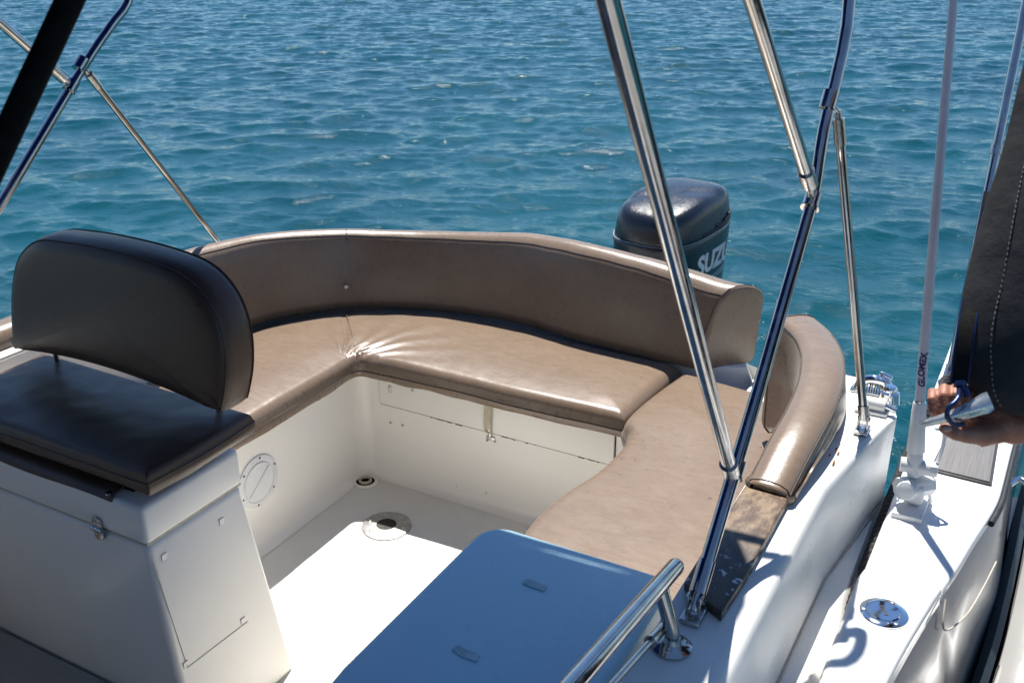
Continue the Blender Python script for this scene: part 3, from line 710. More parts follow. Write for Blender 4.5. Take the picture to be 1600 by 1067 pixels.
# ---------------------------------------------------------------- helm seat
hs = empty('helm_seat_locker', (-2.05, 1.38, 0), 'cream fibreglass seat box with hinged lid under the dark helm cushion', 'seat locker')
X1 = -1.602; Yf = 1.232; Ya = 1.535
vv, ff = rbox((-2.05, (Yf+Ya)/2, .30), (2*(2.05+X1)-.0, Ya-Yf, .60), .018, 4)
mb = MB().add(vv, ff)
for q in mb.v:                                       # the box flares out at the foot
    t = max(0, (.58-q.z)/.6)
    if q.x > -1.8: q.x += .055*t
    if q.y > 1.45: q.y += .06*t
mb.build('box', 'gel', hs)
vv, ff = rbox((-2.05, (Yf+Ya)/2-.001, .6518), (2*(2.05+X1)+.004, Ya-Yf+.004, .0990), .014, 4)
lid = obj('lid', vv, ff, 'gel', hs)
mb = MB().add(*rbox((-2.05, (Yf+Ya)/2, .6035), (2*(2.05+X1)-.004, Ya-Yf-.004, .008), .001)); mb.build('lid_gap', 'grime', hs)
# hinge on the front face
c = atY(157, 832, Yf-.003)
mb = MB(); mb.add(*prism(rrect(-.0145, -.031, .0145, .031, .013), 0, .0025, .0008), align((c.x, Yf-.0065, .606), (0, -1, 0)))
hg = mb.build('hinge', 'steel_dull', hs)
mb = MB().add(*tube([(c.x-.016, Yf-.011, .606), (c.x+.016, Yf-.011, .606)], .0055, 14)); mb.build('pin', 'steel', hg)
for sx in (-.0065, .0065):
    for dz in (.015, -.013):
        mb = MB(); screw(mb, (c.x+sx, Yf-.009, .606+dz), (0, -1, 0), .0042, .002); mb.build('screw', 'steel', hg)
# faint access panel on the right face with four tape tabs
def sideX(px, py): 
    q = atX(px, py, X1+.02); return q
pn = [sideX(248, 882), sideX(352, 812), sideX(382, 968), sideX(288, 1040)]
def onface(q): t = max(0, (.58-q.z)/.6); return Vector((X1+.055*t+.0006, q.y, q.z))
pn = [onface(q) for q in pn]
def patch(pts, th):
    n = len(pts); v = [p for p in pts]+[p+Vector((-th, 0, 0)) for p in pts]
    return v, [list(range(n)), list(range(2*n-1, n-1, -1))]+[[k, (k+1) % n, n+(k+1) % n, n+k] for k in range(n)]
mb = MB()
for a, b in ((2, 3), (3, 0)):
    mb.add(*tube([pn[a]+Vector((.0004, 0, 0)), pn[b]+Vector((.0004, 0, 0))], .0008, 5))
mb.build('panel_groove', 'grime', hs)
for (px, py) in ((265, 873), (354, 817), (375, 967), (286, 1035)):
    q = onface(sideX(px, py)); s = .0075
    t_ = [q+Vector((.0008, -s, -s)), q+Vector((.0008, s, -s)), q+Vector((.0008, s, s)), q+Vector((.0008, -s, s))]
    mb = MB().add(*patch(t_, .0012)); tb = mb.build('tape_tab', 'gel', hs)
    mb = MB().add(*tube([t_[0], t_[3]], .0007, 5)).add(*tube([t_[3], t_[2]], .0007, 5)); mb.build('tab_shadow_edge', 'grime', tb)
# recess and catch by the cushion corner
q = atZ(203, 763, .7035)
mb = MB().add(*rbox((q.x, q.y, .7035), (.035, .012, .003), .001)); mb.build('vent_slot', 'hole', hs)
# footwell step in front of the seat
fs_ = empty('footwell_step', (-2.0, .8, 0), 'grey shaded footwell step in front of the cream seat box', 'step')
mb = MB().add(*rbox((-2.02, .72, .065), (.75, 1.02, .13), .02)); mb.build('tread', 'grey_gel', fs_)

# helm cushion
hseat = empty('helm_cushions', (-1.93, 1.40, .70), 'shade-darkened vinyl helm cushion set with rounded backrest, on the cream locker', 'helm cushions')
HZ = .806
def hp(u, v):
    x = -2.31+u*(.745); y = 1.232+v*.325
    r = .02
    return (x+.008*math.sin(v*math.pi), y)
hc = cushion('seat_cushion', hp, 60, 40, HZ, .060, .016, 'vinyl_shaded', lambda q, d: .004*nz(q, 5, 1)+.001*nz(q, 20, 5), hseat, seam_h=.2, crown=.008)
# loose vinyl flap with a snap beneath the cushion
fa = [atZ(-60, 700, .706), atZ(0, 735, .706), atZ(140, 765, .706), atZ(165, 748, .708)]
pts = []; nU = 24
a = Vector((-2.29, 1.222, .712)); b = Vector((-1.675, 1.222, .707))
vs = []; fs = []
for i in range(nU+1):
    u = i/nU; x = -2.29+.60*u
    for j, (dy, dz) in enumerate(((.10, .716), (.02, .714), (-.010, .7085+.0015*math.sin(u*9)), (-.022, .694+.003*math.sin(u*9)))):
        vs.append((x, 1.25+dy, dz)); vs.append((x, 1.25+dy, dz-.003))
for i in range(nU):
    for j in range(3):
        a_ = i*8+j*2; fs.append([a_, a_+2, a_+10, a_+8]); fs.append([a_+1, a_+9, a_+11, a_+3])
    fs.append([i*8, i*8+8, i*8+9, i*8+1]); fs.append([i*8+6, i*8+7, i*8+15, i*8+14])
for i in (0, nU):
    for j in range(3): a_ = i*8+j*2; fs.append([a_, a_+1, a_+3, a_+2])
fo = obj('vinyl_flap', vs, fs, 'vinyl_shaded'); tag(fo, 'thin shade-darkened vinyl flap hanging out under the helm cushion', 'flap')
mb = MB().add(*lathe([(.008, 0), (.0075, .003), (.004, .0042), (0, .0042)], 14, (-1.705, 1.236, .7065), (0, -.2, 1))); mb.build('snap_stud', 'steel', fo)

# helm backrest: padded D shape with arched lower edge
def backrest_outline():
    P = [(-2.266, .862), (-2.264, .93), (-2.252, 1.02), (-2.215, 1.105), (-2.135, 1.163), (-2.02, 1.178), (-1.90, 1.182), (-1.75, 1.176), (-1.64, 1.156),
         (-1.570, 1.105), (-1.534, 1.03), (-1.528, .94), (-1.545, .856)]
    top = crom([Vector((x, z, 0)) for x, z in P], 6)
    bot = [Vector((-1.56+(-2.25+1.56)*t,   .852+.006*t+.034*math.sin(math.pi*t)**.8, 0)) for t in [k/24 for k in range(1, 24)]]
    return top+bot
OL = backrest_outline(); cen = Vector((-1.90, 1.03, 0))
YB0 = 1.425
def helm_y(x, z): return YB0+(z-.87)*.14+.10*((x+1.90)/.37)**2*.12
vs = []; fs = []; n = len(OL)
nor = []
for k in range(n):
    t = OL[(k+1) % n]-OL[k-1]; nn = Vector((-t.y, t.x, 0)).normalized()
    nor.append(nn if nn.dot(OL[k]-cen) > 0 else -nn)
rings = [(-.030, -.002), (-.012, .002), (-.004, .010), (0, .018), (.004, .035), (.004, .075), (0, .095), (-.010, .105), (-.03, .110)]
for (off, dy) in rings:
    for k in range(n):
        p = OL[k]+nor[k]*off; vs.append(Vector((p.x, helm_y(p.x, p.y)+dy, p.y)))
m_ = len(rings)
for i in range(m_-1):
    for k in range(n): fs.append([i*n+k, i*n+(k+1) % n, (i+1)*n+(k+1) % n, (i+1)*n+k])
# inner rings shrink towards the middle so the faces stay padded
def fillcap(base, dy, bul):
    prev = base
    for s in (.86, .7, .52, .34, .16):
        cur = []
        for k in range(n):
            p = cen+(OL[k]-nor[k]*.03-cen)*s; q = Vector((p.x, helm_y(p.x, p.y)+dy+bul*(1-s*s), p.y)); q.y += .002*nz(q, 6, 2)
            cur.append(len(vs)); vs.append(q)
        for k in range(n): fs.append([prev[k], prev[(k+1) % n], cur[(k+1) % n], cur[k]])
        prev = cur
    q = Vector((cen.x, helm_y(cen.x, cen.y)+dy+bul, cen.y)); vs.append(q)
    for k in range(n): fs.append([prev[k], prev[(k+1) % n], len(vs)-1])
fillcap(list(range(n)), -.002, -.005); fillcap([(m_-1)*n+k for k in range(n)], .110, .008)
hb = obj('backrest', vs, fs, 'vinyl_shaded', hseat, 60)
mb = MB()
for i, e in ((2, .0012), (6, .0012)): 
    rg = [vs[i*n+k]+Vector((nor[k].x, 0, nor[k].y))*e for k in range(n)]; mb.add(*tube(rg+[rg[0]], .0014, 6))
mb.build('piping', 'seam', hb)
for x in (-2.215, -1.64):
    mb = MB().add(*tube([(x, 1.53, .74), (x, 1.525, .90)], .0075, 12)); mb.build('support_post', 'steel', hseat)

# ---------------------------------------------------------------- locker opposite the helm
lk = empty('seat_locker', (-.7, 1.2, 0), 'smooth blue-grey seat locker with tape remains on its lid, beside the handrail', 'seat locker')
ol = rrect(-.912, .86, -.492, 1.558, .05, 8, [.03, .060, .19, .05])
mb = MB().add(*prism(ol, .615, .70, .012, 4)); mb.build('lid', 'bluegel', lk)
ol2 = rrect(-.904, .875, -.500, 1.55, .05, 8, [.03, .04, .16, .05])
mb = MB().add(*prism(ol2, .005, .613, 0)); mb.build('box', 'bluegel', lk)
for (pts_) in ([(815, 909), (849, 922), (856, 914), (822, 902)], [(705, 1014), (727, 1026), (744, 1031), (750, 1021), (715, 1006)]):
    w = [atZ(px, py, .7035) for px, py in pts_]; ww = []
    n_ = len(w)
    for k in range(n_):
        for t in (0, .33, .66): 
            q = w[k].lerp(w[(k+1) % n_], t); ww.append(Vector((q.x+random.uniform(-.0012, .0012), q.y+random.uniform(-.0012, .0012), 0)))
    mb = MB().add(*prism(ww, .7005, .7022, 0)); mb.build('tape_strip', 'tape', lk)

# ---------------------------------------------------------------- outboard motor
om = empty('outboard_motor', (-1.38, 3.6, -.3), 'black outboard motor with grey lettering behind the curved backrest', 'outboard motor')
OMC = Vector((-1.405, 4.02, 0)); OMR = R(-9)
def om_w(x, y, z): return Vector((OMC.x+x*math.cos(OMR)-y*math.sin(OMR), OMC.y+x*math.sin(OMR)+y*math.cos(OMR), z-.128))
def sup(th, a, b, e): 
    c_, s_ = math.cos(th), math.sin(th); return (a*math.copysign(abs(c_)**(2/e), c_), b*math.copysign(abs(s_)**(2/e), s_))
def low_sec(z):                                              # half width, half length, y offset
    t = (z-.30)/.47; return (.178+.022*t-.004*max(0, t-.8), .275+.02*t, .0)
def low_pt(th, z, off=0):
    a, b, yo = low_sec(z); x, y = sup(th, a+off, b+off, 3.0); return om_w(x, y+yo, z+SEAMTILT*(y+yo)*max(0, (z-.3)/.47))
SEAMTILT = .05
nT = 72; vs = []; fs = []; zs = [.10, .2, .30, .40, .50, .60, .70, .745, .760, .766]
for i, z in enumerate(zs):
    for k in range(nT):
        off = 0 if z < .75 else (-.004 if z < .763 else -.012)
        vs.append(low_pt(2*math.pi*k/nT, z, off))
for i in range(len(zs)-1):
    for k in range(nT): fs.append([i*nT+k, i*nT+(k+1) % nT, (i+1)*nT+(k+1) % nT, (i+1)*nT+k])
fs.append(list(range(nT))[::-1]); fs.append([(len(zs)-1)*nT+k for k in range(nT)])
obj('lower_cowl', vs, fs, 'cowl', om, 50)
# lid: domed, sloping to the front, with a shallow crease across it
lidz = [(0, 0), (.0, .014), (-.004, .038), (-.008, .070), (-.014, .096), (-.026, .116), (-.045, .126), (-.075, .130), (-.11, .132), (-.14, .133), (-.166, .134)]
vs = []; fs = []
a0, b0, _ = low_sec(.766)
for i, (ins, h) in enumerate(lidz):
    for k in range(nT):
        th = 2*math.pi*k/nT; e = 3.0+.5*i/len(lidz)
        a = max(a0-.006+ins*.95, .012); b = max(b0-.006+ins*1.32, .02); x, y = sup(th, a, b, e)
        front = max(0, (-y-.02)/.33); back = max(0, (y-.15)/.2)
        hh = 1.14*h*(1-.30*front**1.2-.15*back**2)
        hh -= .006*math.exp(-((x*.75-y-.02)/.05)**2)*min(1, h/.08)
        p = om_w(x, y, .768+hh+SEAMTILT*y); vs.append(p)
for i in range(len(lidz)-1):
    for k in range(nT): fs.append([i*nT+k, i*nT+(k+1) % nT, (i+1)*nT+(k+1) % nT, (i+1)*nT+k])
fs.append([(len(lidz)-1)*nT+k for k in range(nT)]); fs.append(list(range(nT))[::-1])
obj('cowl_lid', vs, fs, 'cowl', om, 60)
rg = [low_pt(2*math.pi*k/96, .764, -.001) for k in range(96)]
mb = MB().add(*tube(rg+[rg[0]], .0022, 6)); mb.build('seam_line', 'alu', om)
# air grille at the rear corner of the lid
GB = []
for r_ in range(4):
    ln = []
    for k in range(10+4*r_ if r_ < 3 else 22):
        th = R(46-k*2.6); a, b, yo = low_sec(.766); x, y = sup(th, a-.004, b-.004, 3.0); ln.append(om_w(x, y, .776+SEAMTILT*y+(3-r_)*.010))
    GB.append(tube(ln, .0042, 6))
parts('grille_bar', GB, 'rubber', om)
# lettering wrapped round the right-hand flank
tv, tf = text_mesh('SUZUKI', .124, .0009, .0045)
def flank(s, z, off):
    """point on the flank at arc length s aft of the forward corner"""
    return None
ths = [R(-75+150*k/600) for k in range(601)]
def wrap(v, f, th0, z0, off, sl=0.0, sx=1.0):
    out = []
    zc = z0+.03; pts_ = [low_pt(t, zc) for t in ths]; Ls = [0]
    for a, b in zip(pts_, pts_[1:]): Ls.append(Ls[-1]+(b-a).length)
    i0 = min(range(601), key=lambda k: abs(ths[k]-th0))
    for q in v:
        s = Ls[i0]+q.x*sx; k = int(np.clip(np.searchsorted(Ls, s), 1, 600)); t = (s-Ls[k-1])/(Ls[k]-Ls[k-1]); th = ths[k-1]+(ths[k]-ths[k-1])*t
        out.append(low_pt(th, z0+q.y+sl*q.x, off+q.z))
    return out, f
LET = (R(-14), .600)
mb = MB().add(*wrap(tv, tf, LET[0], LET[1], .0010)); mb.build('lettering', 'letter_pale', om)
mb = MB()
for dz in (0, .014): 
    a = [low_pt(R(-55+k*2.2), .53-dz+.0012*k, .0006) for k in range(50)]; mb.add(*tube(a, .0016, 5))
mb.build('pin_stripe', 'letter_pale', om)
# diamond badge on the front
bc = []
def front_pt(dx, dz, off):
    th0 = R(-84); s = dx/.2
    return low_pt(th0+s, .628+dz, off)
def diamond(w, h, off, th):
    v = [front_pt(0, h, off), front_pt(w, 0, off), front_pt(0, -h, off), front_pt(-w, 0, off)]
    u = [front_pt(0, h, off-th), front_pt(w, 0, off-th), front_pt(0, -h, off-th), front_pt(-w, 0, off-th)]
    return v+u, [[0, 1, 2, 3], [7, 6, 5, 4]]+[[k, (k+1) % 4, 4+(k+1) % 4, 4+k] for k in range(4)]
mb = MB().add(*diamond(.085, .062, .004, .004)); bd = mb.build('badge', 'decal_blue', om)
mb = MB().add(*diamond(.062, .043, .006, .004)); mb.build('badge_face', 'letter_pale', bd)
# mid section, bracket and leg down into the water
mb = MB().add(*rbox(om_w(0, .02, -.05), (.20, .34, .40), .05, 4, rot=Matrix.Rotation(OMR, 3, 'Z')))
mb.add(*rbox(om_w(0, .03, -.5), (.10, .24, .7), .04, 4, rot=Matrix.Rotation(OMR, 3, 'Z'))); mb.build('leg', 'cowl', om)
mb = MB().add(*rbox((XC+.02, 3.28, .18), (.24, .45, .40), .03, 3)); mb.build('clamp_bracket', 'cowl', om)

# ---------------------------------------------------------------- bimini top
bi = empty('bimini_top', (XC, 1.4, .8), 'stainless bimini frame with blue canvas top standing over the cockpit', 'bimini')
def mir(p): return Vector((2*XC-p[0], p[1], p[2]))
LB = [Vector((-2.40, 1.165, .81)), Vector((-2.40, 1.58, 1.19)), Vector((-2.40, 1.908, 1.502)), Vector((-2.398, 2.02, 1.60)), Vector((-2.395, 2.10, 1.675)), Vector((-2.385, 2.17, 1.87)), Vector((-2.36, 2.19, 2.05)), Vector((-2.26, 2.19, 2.15))]
footA = Vector((-.392, 1.365, .80))
A = [footA+Vector((0, .012, .03)), Vector((-.397, 1.67, 1.085)), Vector((-.400, 1.945, 1.362)), Vector((-.402, 1.975, 1.405)), Vector((-.408, 2.02, 1.50)), Vector((-.420, 2.165, 1.74)), Vector((-.50, 2.19, 2.03)), Vector((-.66, 2.19, 2.13))]
Ab = A[:2]+crom(A[2:], 5)
bow = Ab+[Vector((-.66+(-1.60)*t, 2.19, 2.13+.02*t+.07*math.sin(math.pi*t))) for t in (.1, .3, .5, .7, .9)]+crom(LB, 5)[::-1]
mb = MB().add(*tube(bow, .0128, 20)); mb.build('main_bow', 'steel', bi)
B0 = Vector((-.397, 1.545, .965)); B1 = atX(950, 0, -.415); dB = (B1-B0)
Bt = B0+dB*1.42
bowB = [B0, B1, Bt, Bt+Vector((-.15, -.04, .05))]
bb = bowB+[Vector((bowB[-1].x+(2*XC-2*bowB[-1].x)*t, bowB[-1].y, bowB[-1].z+.05*math.sin(math.pi*t))) for t in (.2, .4, .6, .8)]+[mir(p) for p in bowB[:1:-1]]+[Vector((-2.40, 1.345, .995))]
mb = MB().add(*tube(bb, .0128, 20)); mb.build('forward_bow', 'steel', bi)
C0 = Vector((-.402, 1.925, 1.415)); C1 = atX(1175, 0, -.425); dC = C1-C0; Ct = C0+dC*1.75
bowC = [C0, C1, Ct, Ct+Vector((-.16, -.03, .04))]
bc_ = bowC+[Vector((bowC[-1].x+(2*XC-2*bowC[-1].x)*t, bowC[-1].y, bowC[-1].z+.05*math.sin(math.pi*t))) for t in (.2, .4, .6, .8)]+[Vector((-2.40, bowC[-1].y, bowC[-1].z-.03)), atX(0, 36, -2.40), atX(100, 124, -2.40)]
mb = MB().add(*tube(bc_, .0125, 20)); mb.build('middle_bow', 'steel', bi)
D0 = atZ(1350, 652, .825); D1 = Vector((-.400, 2.075, 1.535)); D1 = atX(1310, 186, -.398)
Aj = Vector((-.4105, 2.05, 1.555))
def strut(D0, D1, Aj, da, left):
    dn = (D1-D0).normalized()
    st = MB().add(*tube([D0, D1], .0098, 18)).build('rear_strut', 'steel', bi)
    parts('ferrule', [tube([D0-dn*.004, D0+dn*.035], .0125, 18), tube([D1-dn*.055, D1], .0125, 18)], 'steel_dull', st)
    MB().add(*tube([D1, D1+dn*.018], .007, 12)).build('jaw', 'steel_dull', st)
    sl = MB().add(*tube([Aj-da*.018, Aj+da*.018], .0165, 22)).build('jaw_slide', 'steel', bi)
    MB().add(*tube([Aj, D1+dn*.012], .006, 10)).build('lug', 'steel_dull', sl)
    foot(Vector((D0.x, D0.y, D0.z-.036)), .85)
def foot(ft, k=1.0):
    fo = MB().add(*rbox(ft+Vector((0, 0, .004)), (.036*k, .060*k, .008), .002)).build('deck_hinge', 'steel_dull', bi)
    parts('hinge_ear', [rbox(ft+Vector((dx*k, 0, .026)), (.005, .026*k, .040), .002) for dx in (-.011, .011)], 'steel_dull', fo)
    MB().add(*tube([ft+Vector((-.016*k, 0, .034)), ft+Vector((.018*k, 0, .034))], .005, 10)).build('pin', 'steel', fo)
def slide(p, d, q, dq_, r=.0165, l=.03):
    d = d.normalized(); dq_ = dq_.normalized()
    sl = MB().add(*tube([p-d*(l/2+.003), p-d*l/2, p-d*l/2+d*.0005, p+d*l/2], [r+.0022, r+.0022, r, r], 22)).build('jaw_slide', 'steel', bi)
    MB().add(*tube([p, q], .0075, 10)).build('lug', 'steel_dull', sl)
    MB().add(*tube([q-dq_*.004, q, q+dq_*.05, q+dq_*.0505, q+dq_*.054], [.010, .0153, .0153, .0166, .0166], 20)).build('end_cap', 'steel_dull', sl)
    MB().add(*lathe([(.004, 0), (.0035, .002), (0, .0022)], 10, q+dq_*.02+Vector((.004, -.0145, .004)), (.2, -1, .3))).build('set_screw', 'hole', sl)
def socket(p, d, ft):
    d = d.normalized(); so = MB().add(*tube([p-d*.004, p+d*.055], .0155, 20)).build('end_socket', 'steel', bi)
    MB().add(*tube([p-d*.035, p], .008, 12)).build('eye', 'steel_dull', so); foot(ft)
strut(D0, D1, Aj, Vector((.0015, .018, .032)).normalized(), False)
socket(A[0], A[1]-A[0], Vector((footA.x, footA.y, .787)))
slide(Vector((-.3955, 1.555, .978)), A[1]-A[0], B0, dB); slide(Vector((-.401, 1.955, 1.376)), A[2]-A[1], C0, dC)
lD0 = atX(362, 405, -2.62); lD1 = atX(138, 116, -2.398); lAj = atX(126, 100, -2.40); lda = (LB[2]-LB[1]).normalized()
strut(lD0, lD1, lAj, lda, True)
socket(LB[0], LB[1]-LB[0], Vector((LB[0].x, LB[0].y-.01, .787)))
lC0 = atX(100, 124, -2.40); lCd = atX(0, 36, -2.40)-lC0
slide(atX(112, 134, -2.40), lda, lC0, lCd); lB0 = LB[0].lerp(LB[1], .45)+Vector((0, -.01, .03)); slide(LB[0].lerp(LB[1], .45), lda, lB0, dB)
# canvas
nx, ny = 28, 30; vs = []; fs = []
for i in range(nx+1):
    for j in range(ny+1):
        u = i/nx*2-1; w = j/ny
        hw = (.785 if u > 0 else 1.12)-.07*max(0, (w-.93)/.07)**2; x = XC+u*hw; y = -.35+w*(2.185+.35)-.05*max(0, abs(u)-.8)
        z = 2.115+.105*(1-abs(u)**3.2)-(.03 if u > 0 else .22)*max(0, (abs(u)-.75)/.25)**1.5
        vs.append((x, y, z)); 
for i in range(nx):
    for j in range(ny): a = i*(ny+1)+j; fs.append([a, a+1, a+ny+2, a+ny+1])
cv = obj('canvas', vs, fs, 'canvas', bi); 
so_ = cv.modifiers.new('thick', 'SOLIDIFY'); so_.thickness = .0015
# dark strap in the upper left corner
d0, d1 = atD(112, -5, 1.0), atD(-5, 245, 1.0); dd = (d1-d0)
mb = MB().add(*tube([d0-dd*2.6, d0-dd*1.3, d0, d1, d1+dd*2.2], .0135, 16)); tn = mb.build('padded_strap', 'webbing')
tag(tn, 'dark blurred padded strap crossing the top left corner', 'strap')

# ---------------------------------------------------------------- handrail
hr = empty('handrail', (-.41, 1.25, .785), 'polished steel handrail on the gunwale in front of the locker', 'handrail')
e0 = atX(1056, 884, -.425); e1 = atX(900, 1062, -.425); dr_ = (e1-e0).normalized()
ln = [e0-dr_*.002, e0, e0+dr_*.3, e0+dr_*.9]
mb = MB().add(*tube([e0-dr_*.010, e0-dr_*.007, e0-dr_*.001, e0+dr_*.004, e0+dr_*.4, e0+dr_*1.2], [.008, .0115, .0140, .0148, .0148, .0148], 24)); mb.build('rail_tube', 'steel', hr)
fl_ = Vector((-.398, 1.272, .786)); sp0 = e0+dr_*.075
mb = MB().add(*tube(crom([fl_+Vector((0, 0, .004)), fl_+Vector((-.004, .004, .03)), sp0+Vector((0, 0, -.006))], 6), .0125, 20)); mb.build('stanchion', 'steel', hr)
mb = MB().add(*lathe([(.033, 0), (.033, .004), (.026, .009), (.0155, .013), (.013, .022)], 36, fl_)); fg = mb.build('flange', 'steel', hr)
for a in (30, 150, 270):
    mb = MB(); screw(mb, fl_+Vector((.0245*math.cos(R(a)), .0245*math.sin(R(a)), .0085)), (0, 0, 1), .004, .002); mb.build('screw', 'steel_dull', fg)
g0 = atX(1036, 980, -.418); g1 = atX(958, 1067, -.422); dg_ = (g1-g0).normalized()
mb = MB().add(*tube([g0, g0+dg_*.055], .0095, 16)).add(*tube([g0+dg_*.052, g0+dg_*.058], .011, 16)).add(*tube([g0+dg_*.05, g0+dg_*.6], .0062, 14)); mb.build('side_rod', 'steel', hr)

# ---------------------------------------------------------------- the second boat
sb = empty('second_boat', (.5, 2, -.3), 'second white boat moored close alongside at the right edge', 'boat')
ZD = .60
dl = [(-.178, 3.6), (-.182, 2.9), (-.184, 2.4), (-.188, 1.9), (-.192, .2)]
de = Curve([(.10, 3.6), (.075, 3.1), (.055, 2.75), (.046, 2.45), (.042, 2.36), (.030, 2.27), (.010, 2.16), (-.012, 2.02), (-.030, 1.93)], 10)
edge = [de(k/40) for k in range(41)]
ol = dl[:4]+[(-.19, 1.925)]+[edge[-1]]+edge[::-1][1:]
mb = MB().add(*prism([(-.178, 3.6), (-.182, 2.9), (-.186, 2.2), (-.1895, 1.915), (-.028, 1.915)]+[(p[0], p[1]) for p in edge[::-1]], .20, ZD, .012, 4)); mb.build('side_deck', 'white2', sb)
# raised filler box
be = Curve([(-.032, 1.90), (-.044, 1.83), (-.070, 1.66), (-.088, 1.50), (-.098, 1.35), (-.10, .6), (-.10, .2)], 8)
bo_ = [(-.186, .2), (-.194, 1.3), (-.194, 1.86), (-.188, 1.895), (-.165, 1.910), (-.06, 1.912), (-.040, 1.908)]+[be(k/40) for k in range(41)]
mb = MB().add(*prism(bo_, .20, ZD+.022, .014, 4)); mb.build('filler_deck', 'white2', sb)
# sloping inner side
vs = []; fs = []
e2 = edge+[be(k/40) for k in range(41)]
for k, (x, y) in enumerate(e2):
    for (dx, z) in ((-.006, .588), (.008, .56), (.020, .50), (.055, .30), (.095, .02), (.10, -.02)):
        sc_ = 1.0 if y < 2.3 else max(.3, 1-(y-2.3)*.9); vs.append((x+dx*sc_, y, z))
for k in range(len(e2)-1):
    for j in range(5): a = k*6+j; fs.append([a, a+1, a+7, a+6])
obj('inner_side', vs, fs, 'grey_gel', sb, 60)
# styling groove on the inner side
mb = MB().add(*tube(crom([Vector((-.022, 1.915, .585)), Vector((-.012, 1.88, .535)), Vector((.022, 2.0, .50)), Vector((.045, 2.12, .50)), Vector((.062, 2.22, .515))], 8), .0020, 8)); mb.build('styling_groove', 'grime', sb)
# hull below
hv = []; hf = []
for y in (-1.5, 0.0, 1.0, 2.0, 3.0, 3.6):
    for (x, z) in ((-.180, .57), (-.176, .45), (-.12, .1), (.02, -.5)): hv.append((x, y, z))
for i in range(5):
    for j in range(3): a = i*4+j; hf.append([a, a+1, a+5, a+4])
obj('hull_side', hv, hf, 'white2', sb)
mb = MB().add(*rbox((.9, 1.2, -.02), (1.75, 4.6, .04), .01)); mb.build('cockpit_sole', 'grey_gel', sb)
# grey deck pad with dark border
pp = [atZ(1452, 736, ZD), atZ(1474, 690, ZD), atZ(1497, 640, ZD), atZ(1514, 560, ZD), atZ(1562, 560, ZD), atZ(1564, 640, ZD), atZ(1549, 760, ZD), atZ(1500, 748, ZD)]
pp[3] = Vector((-.105, 3.45, 0)); pp[4] = Vector((.03, 3.45, 0)); pp[5] = Vector((.010, 2.95, 0)); pp[2] = Vector((-.115, 2.95, 0))
mb = MB().add(*prism(pp, ZD-.002, ZD+.005, .001)); pd = mb.build('pad_border', 'rubber', sb)
cc = sum((Vector((p.x, p.y, 0)) for p in pp), Vector())/len(pp)
def shrink(p, d=.006): return Vector((p.x+(d if p.x < cc.x else -d), p.y+(d*1.3 if p.y < cc.y else -d), 0))
mb = MB().add(*prism([shrink(p) for p in pp], ZD+.004, ZD+.0085, .001)); mb.build('deck_pad', 'pad', sb)
# black rub strip on the inner edge
mb = MB().add(*tube([Vector((x+.006, y, ZD-.014)) for x, y in edge if y > 2.24], .008, 10)); mb.build('rub_strip', 'rubber', sb)
# curved dark trim and moulded seat side further inboard
tr = crom([Vector((.13, 3.2, .40)), Vector((.105, 2.75, .40)), Vector((.098, 2.45, .38)), Vector((.088, 2.2, .33)), Vector((.070, 2.0, .28)), Vector((.050, 1.86, .22))], 10)
vs = []; fs = []
for p in tr:
    for (dx, dz) in ((-.014, -.10), (-.012, .0), (.006, .012), (.020, .0), (.020, -.10)): vs.append(p+Vector((dx, 0, dz)))
for k in range(len(tr)-1):
    for j in range(4): a = k*5+j; fs.append([a, a+1, a+6, a+5])
obj('curved_trim', vs, fs, 'trim', sb, 30)
vs = []; fs = []
for p in [Vector((.20, 3.5, .40))]+tr+[Vector((.045, 1.6, .14)), Vector((.04, 1.2, .1))]:
    for (dx, z) in ((.016, p.z-.06), (.030, p.z-.01), (.06, p.z+.01), (.12, p.z+.015), (.5, p.z+.02), (.5, -.02)): vs.append((p.x+dx, p.y, z))
n_ = len(vs)//6
for k in range(n_-1):
    for j in range(5): a = k*6+j; fs.append([a, a+1, a+7, a+6])
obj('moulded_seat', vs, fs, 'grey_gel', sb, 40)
q = atZ(1578, 720, .5)
mb = MB().add(*tube(crom([Vector((.062, 2.62, .505)), Vector((.085, 2.66, .51)), Vector((.11, 2.63, .505))], 6), .008, 10)); mb.build('scupper', 'chrome', sb)
# fuel filler cap
c = atZ(1381, 958, ZD+.0225)
mb = MB().add(*lathe([(.047, 0), (.0465, .0025), (.044, .0042), (.033, .0055), (.0325, .0045), (.031, .0048), (.029, .0075), (0, .0082)], 56, c)); fc = mb.build('filler_cap', 'chrome', sb)
mb = MB().add(*rbox(c+Vector((0, 0, .0083)), (.004, .022, .0015), .0007, rot=Matrix.Rotation(R(25), 3, 'Z')))
mb.add(*lathe([(.004, 0), (0, .0004)], 10, c+Vector((-.0055, .0105, .0086)))).add(*lathe([(.004, 0), (0, .0004)], 10, c+Vector((.0055, -.0105, .0086)))); mb.build('key_slot', 'hole', fc)
for a in (75, 195, 315):
    mb = MB(); screw(mb, c+Vector((.0385*math.cos(R(a)), .0385*math.sin(R(a)), .0048)), (0, 0, 1), .0045, .0012); mb.build('screw', 'steel_dull', fc)
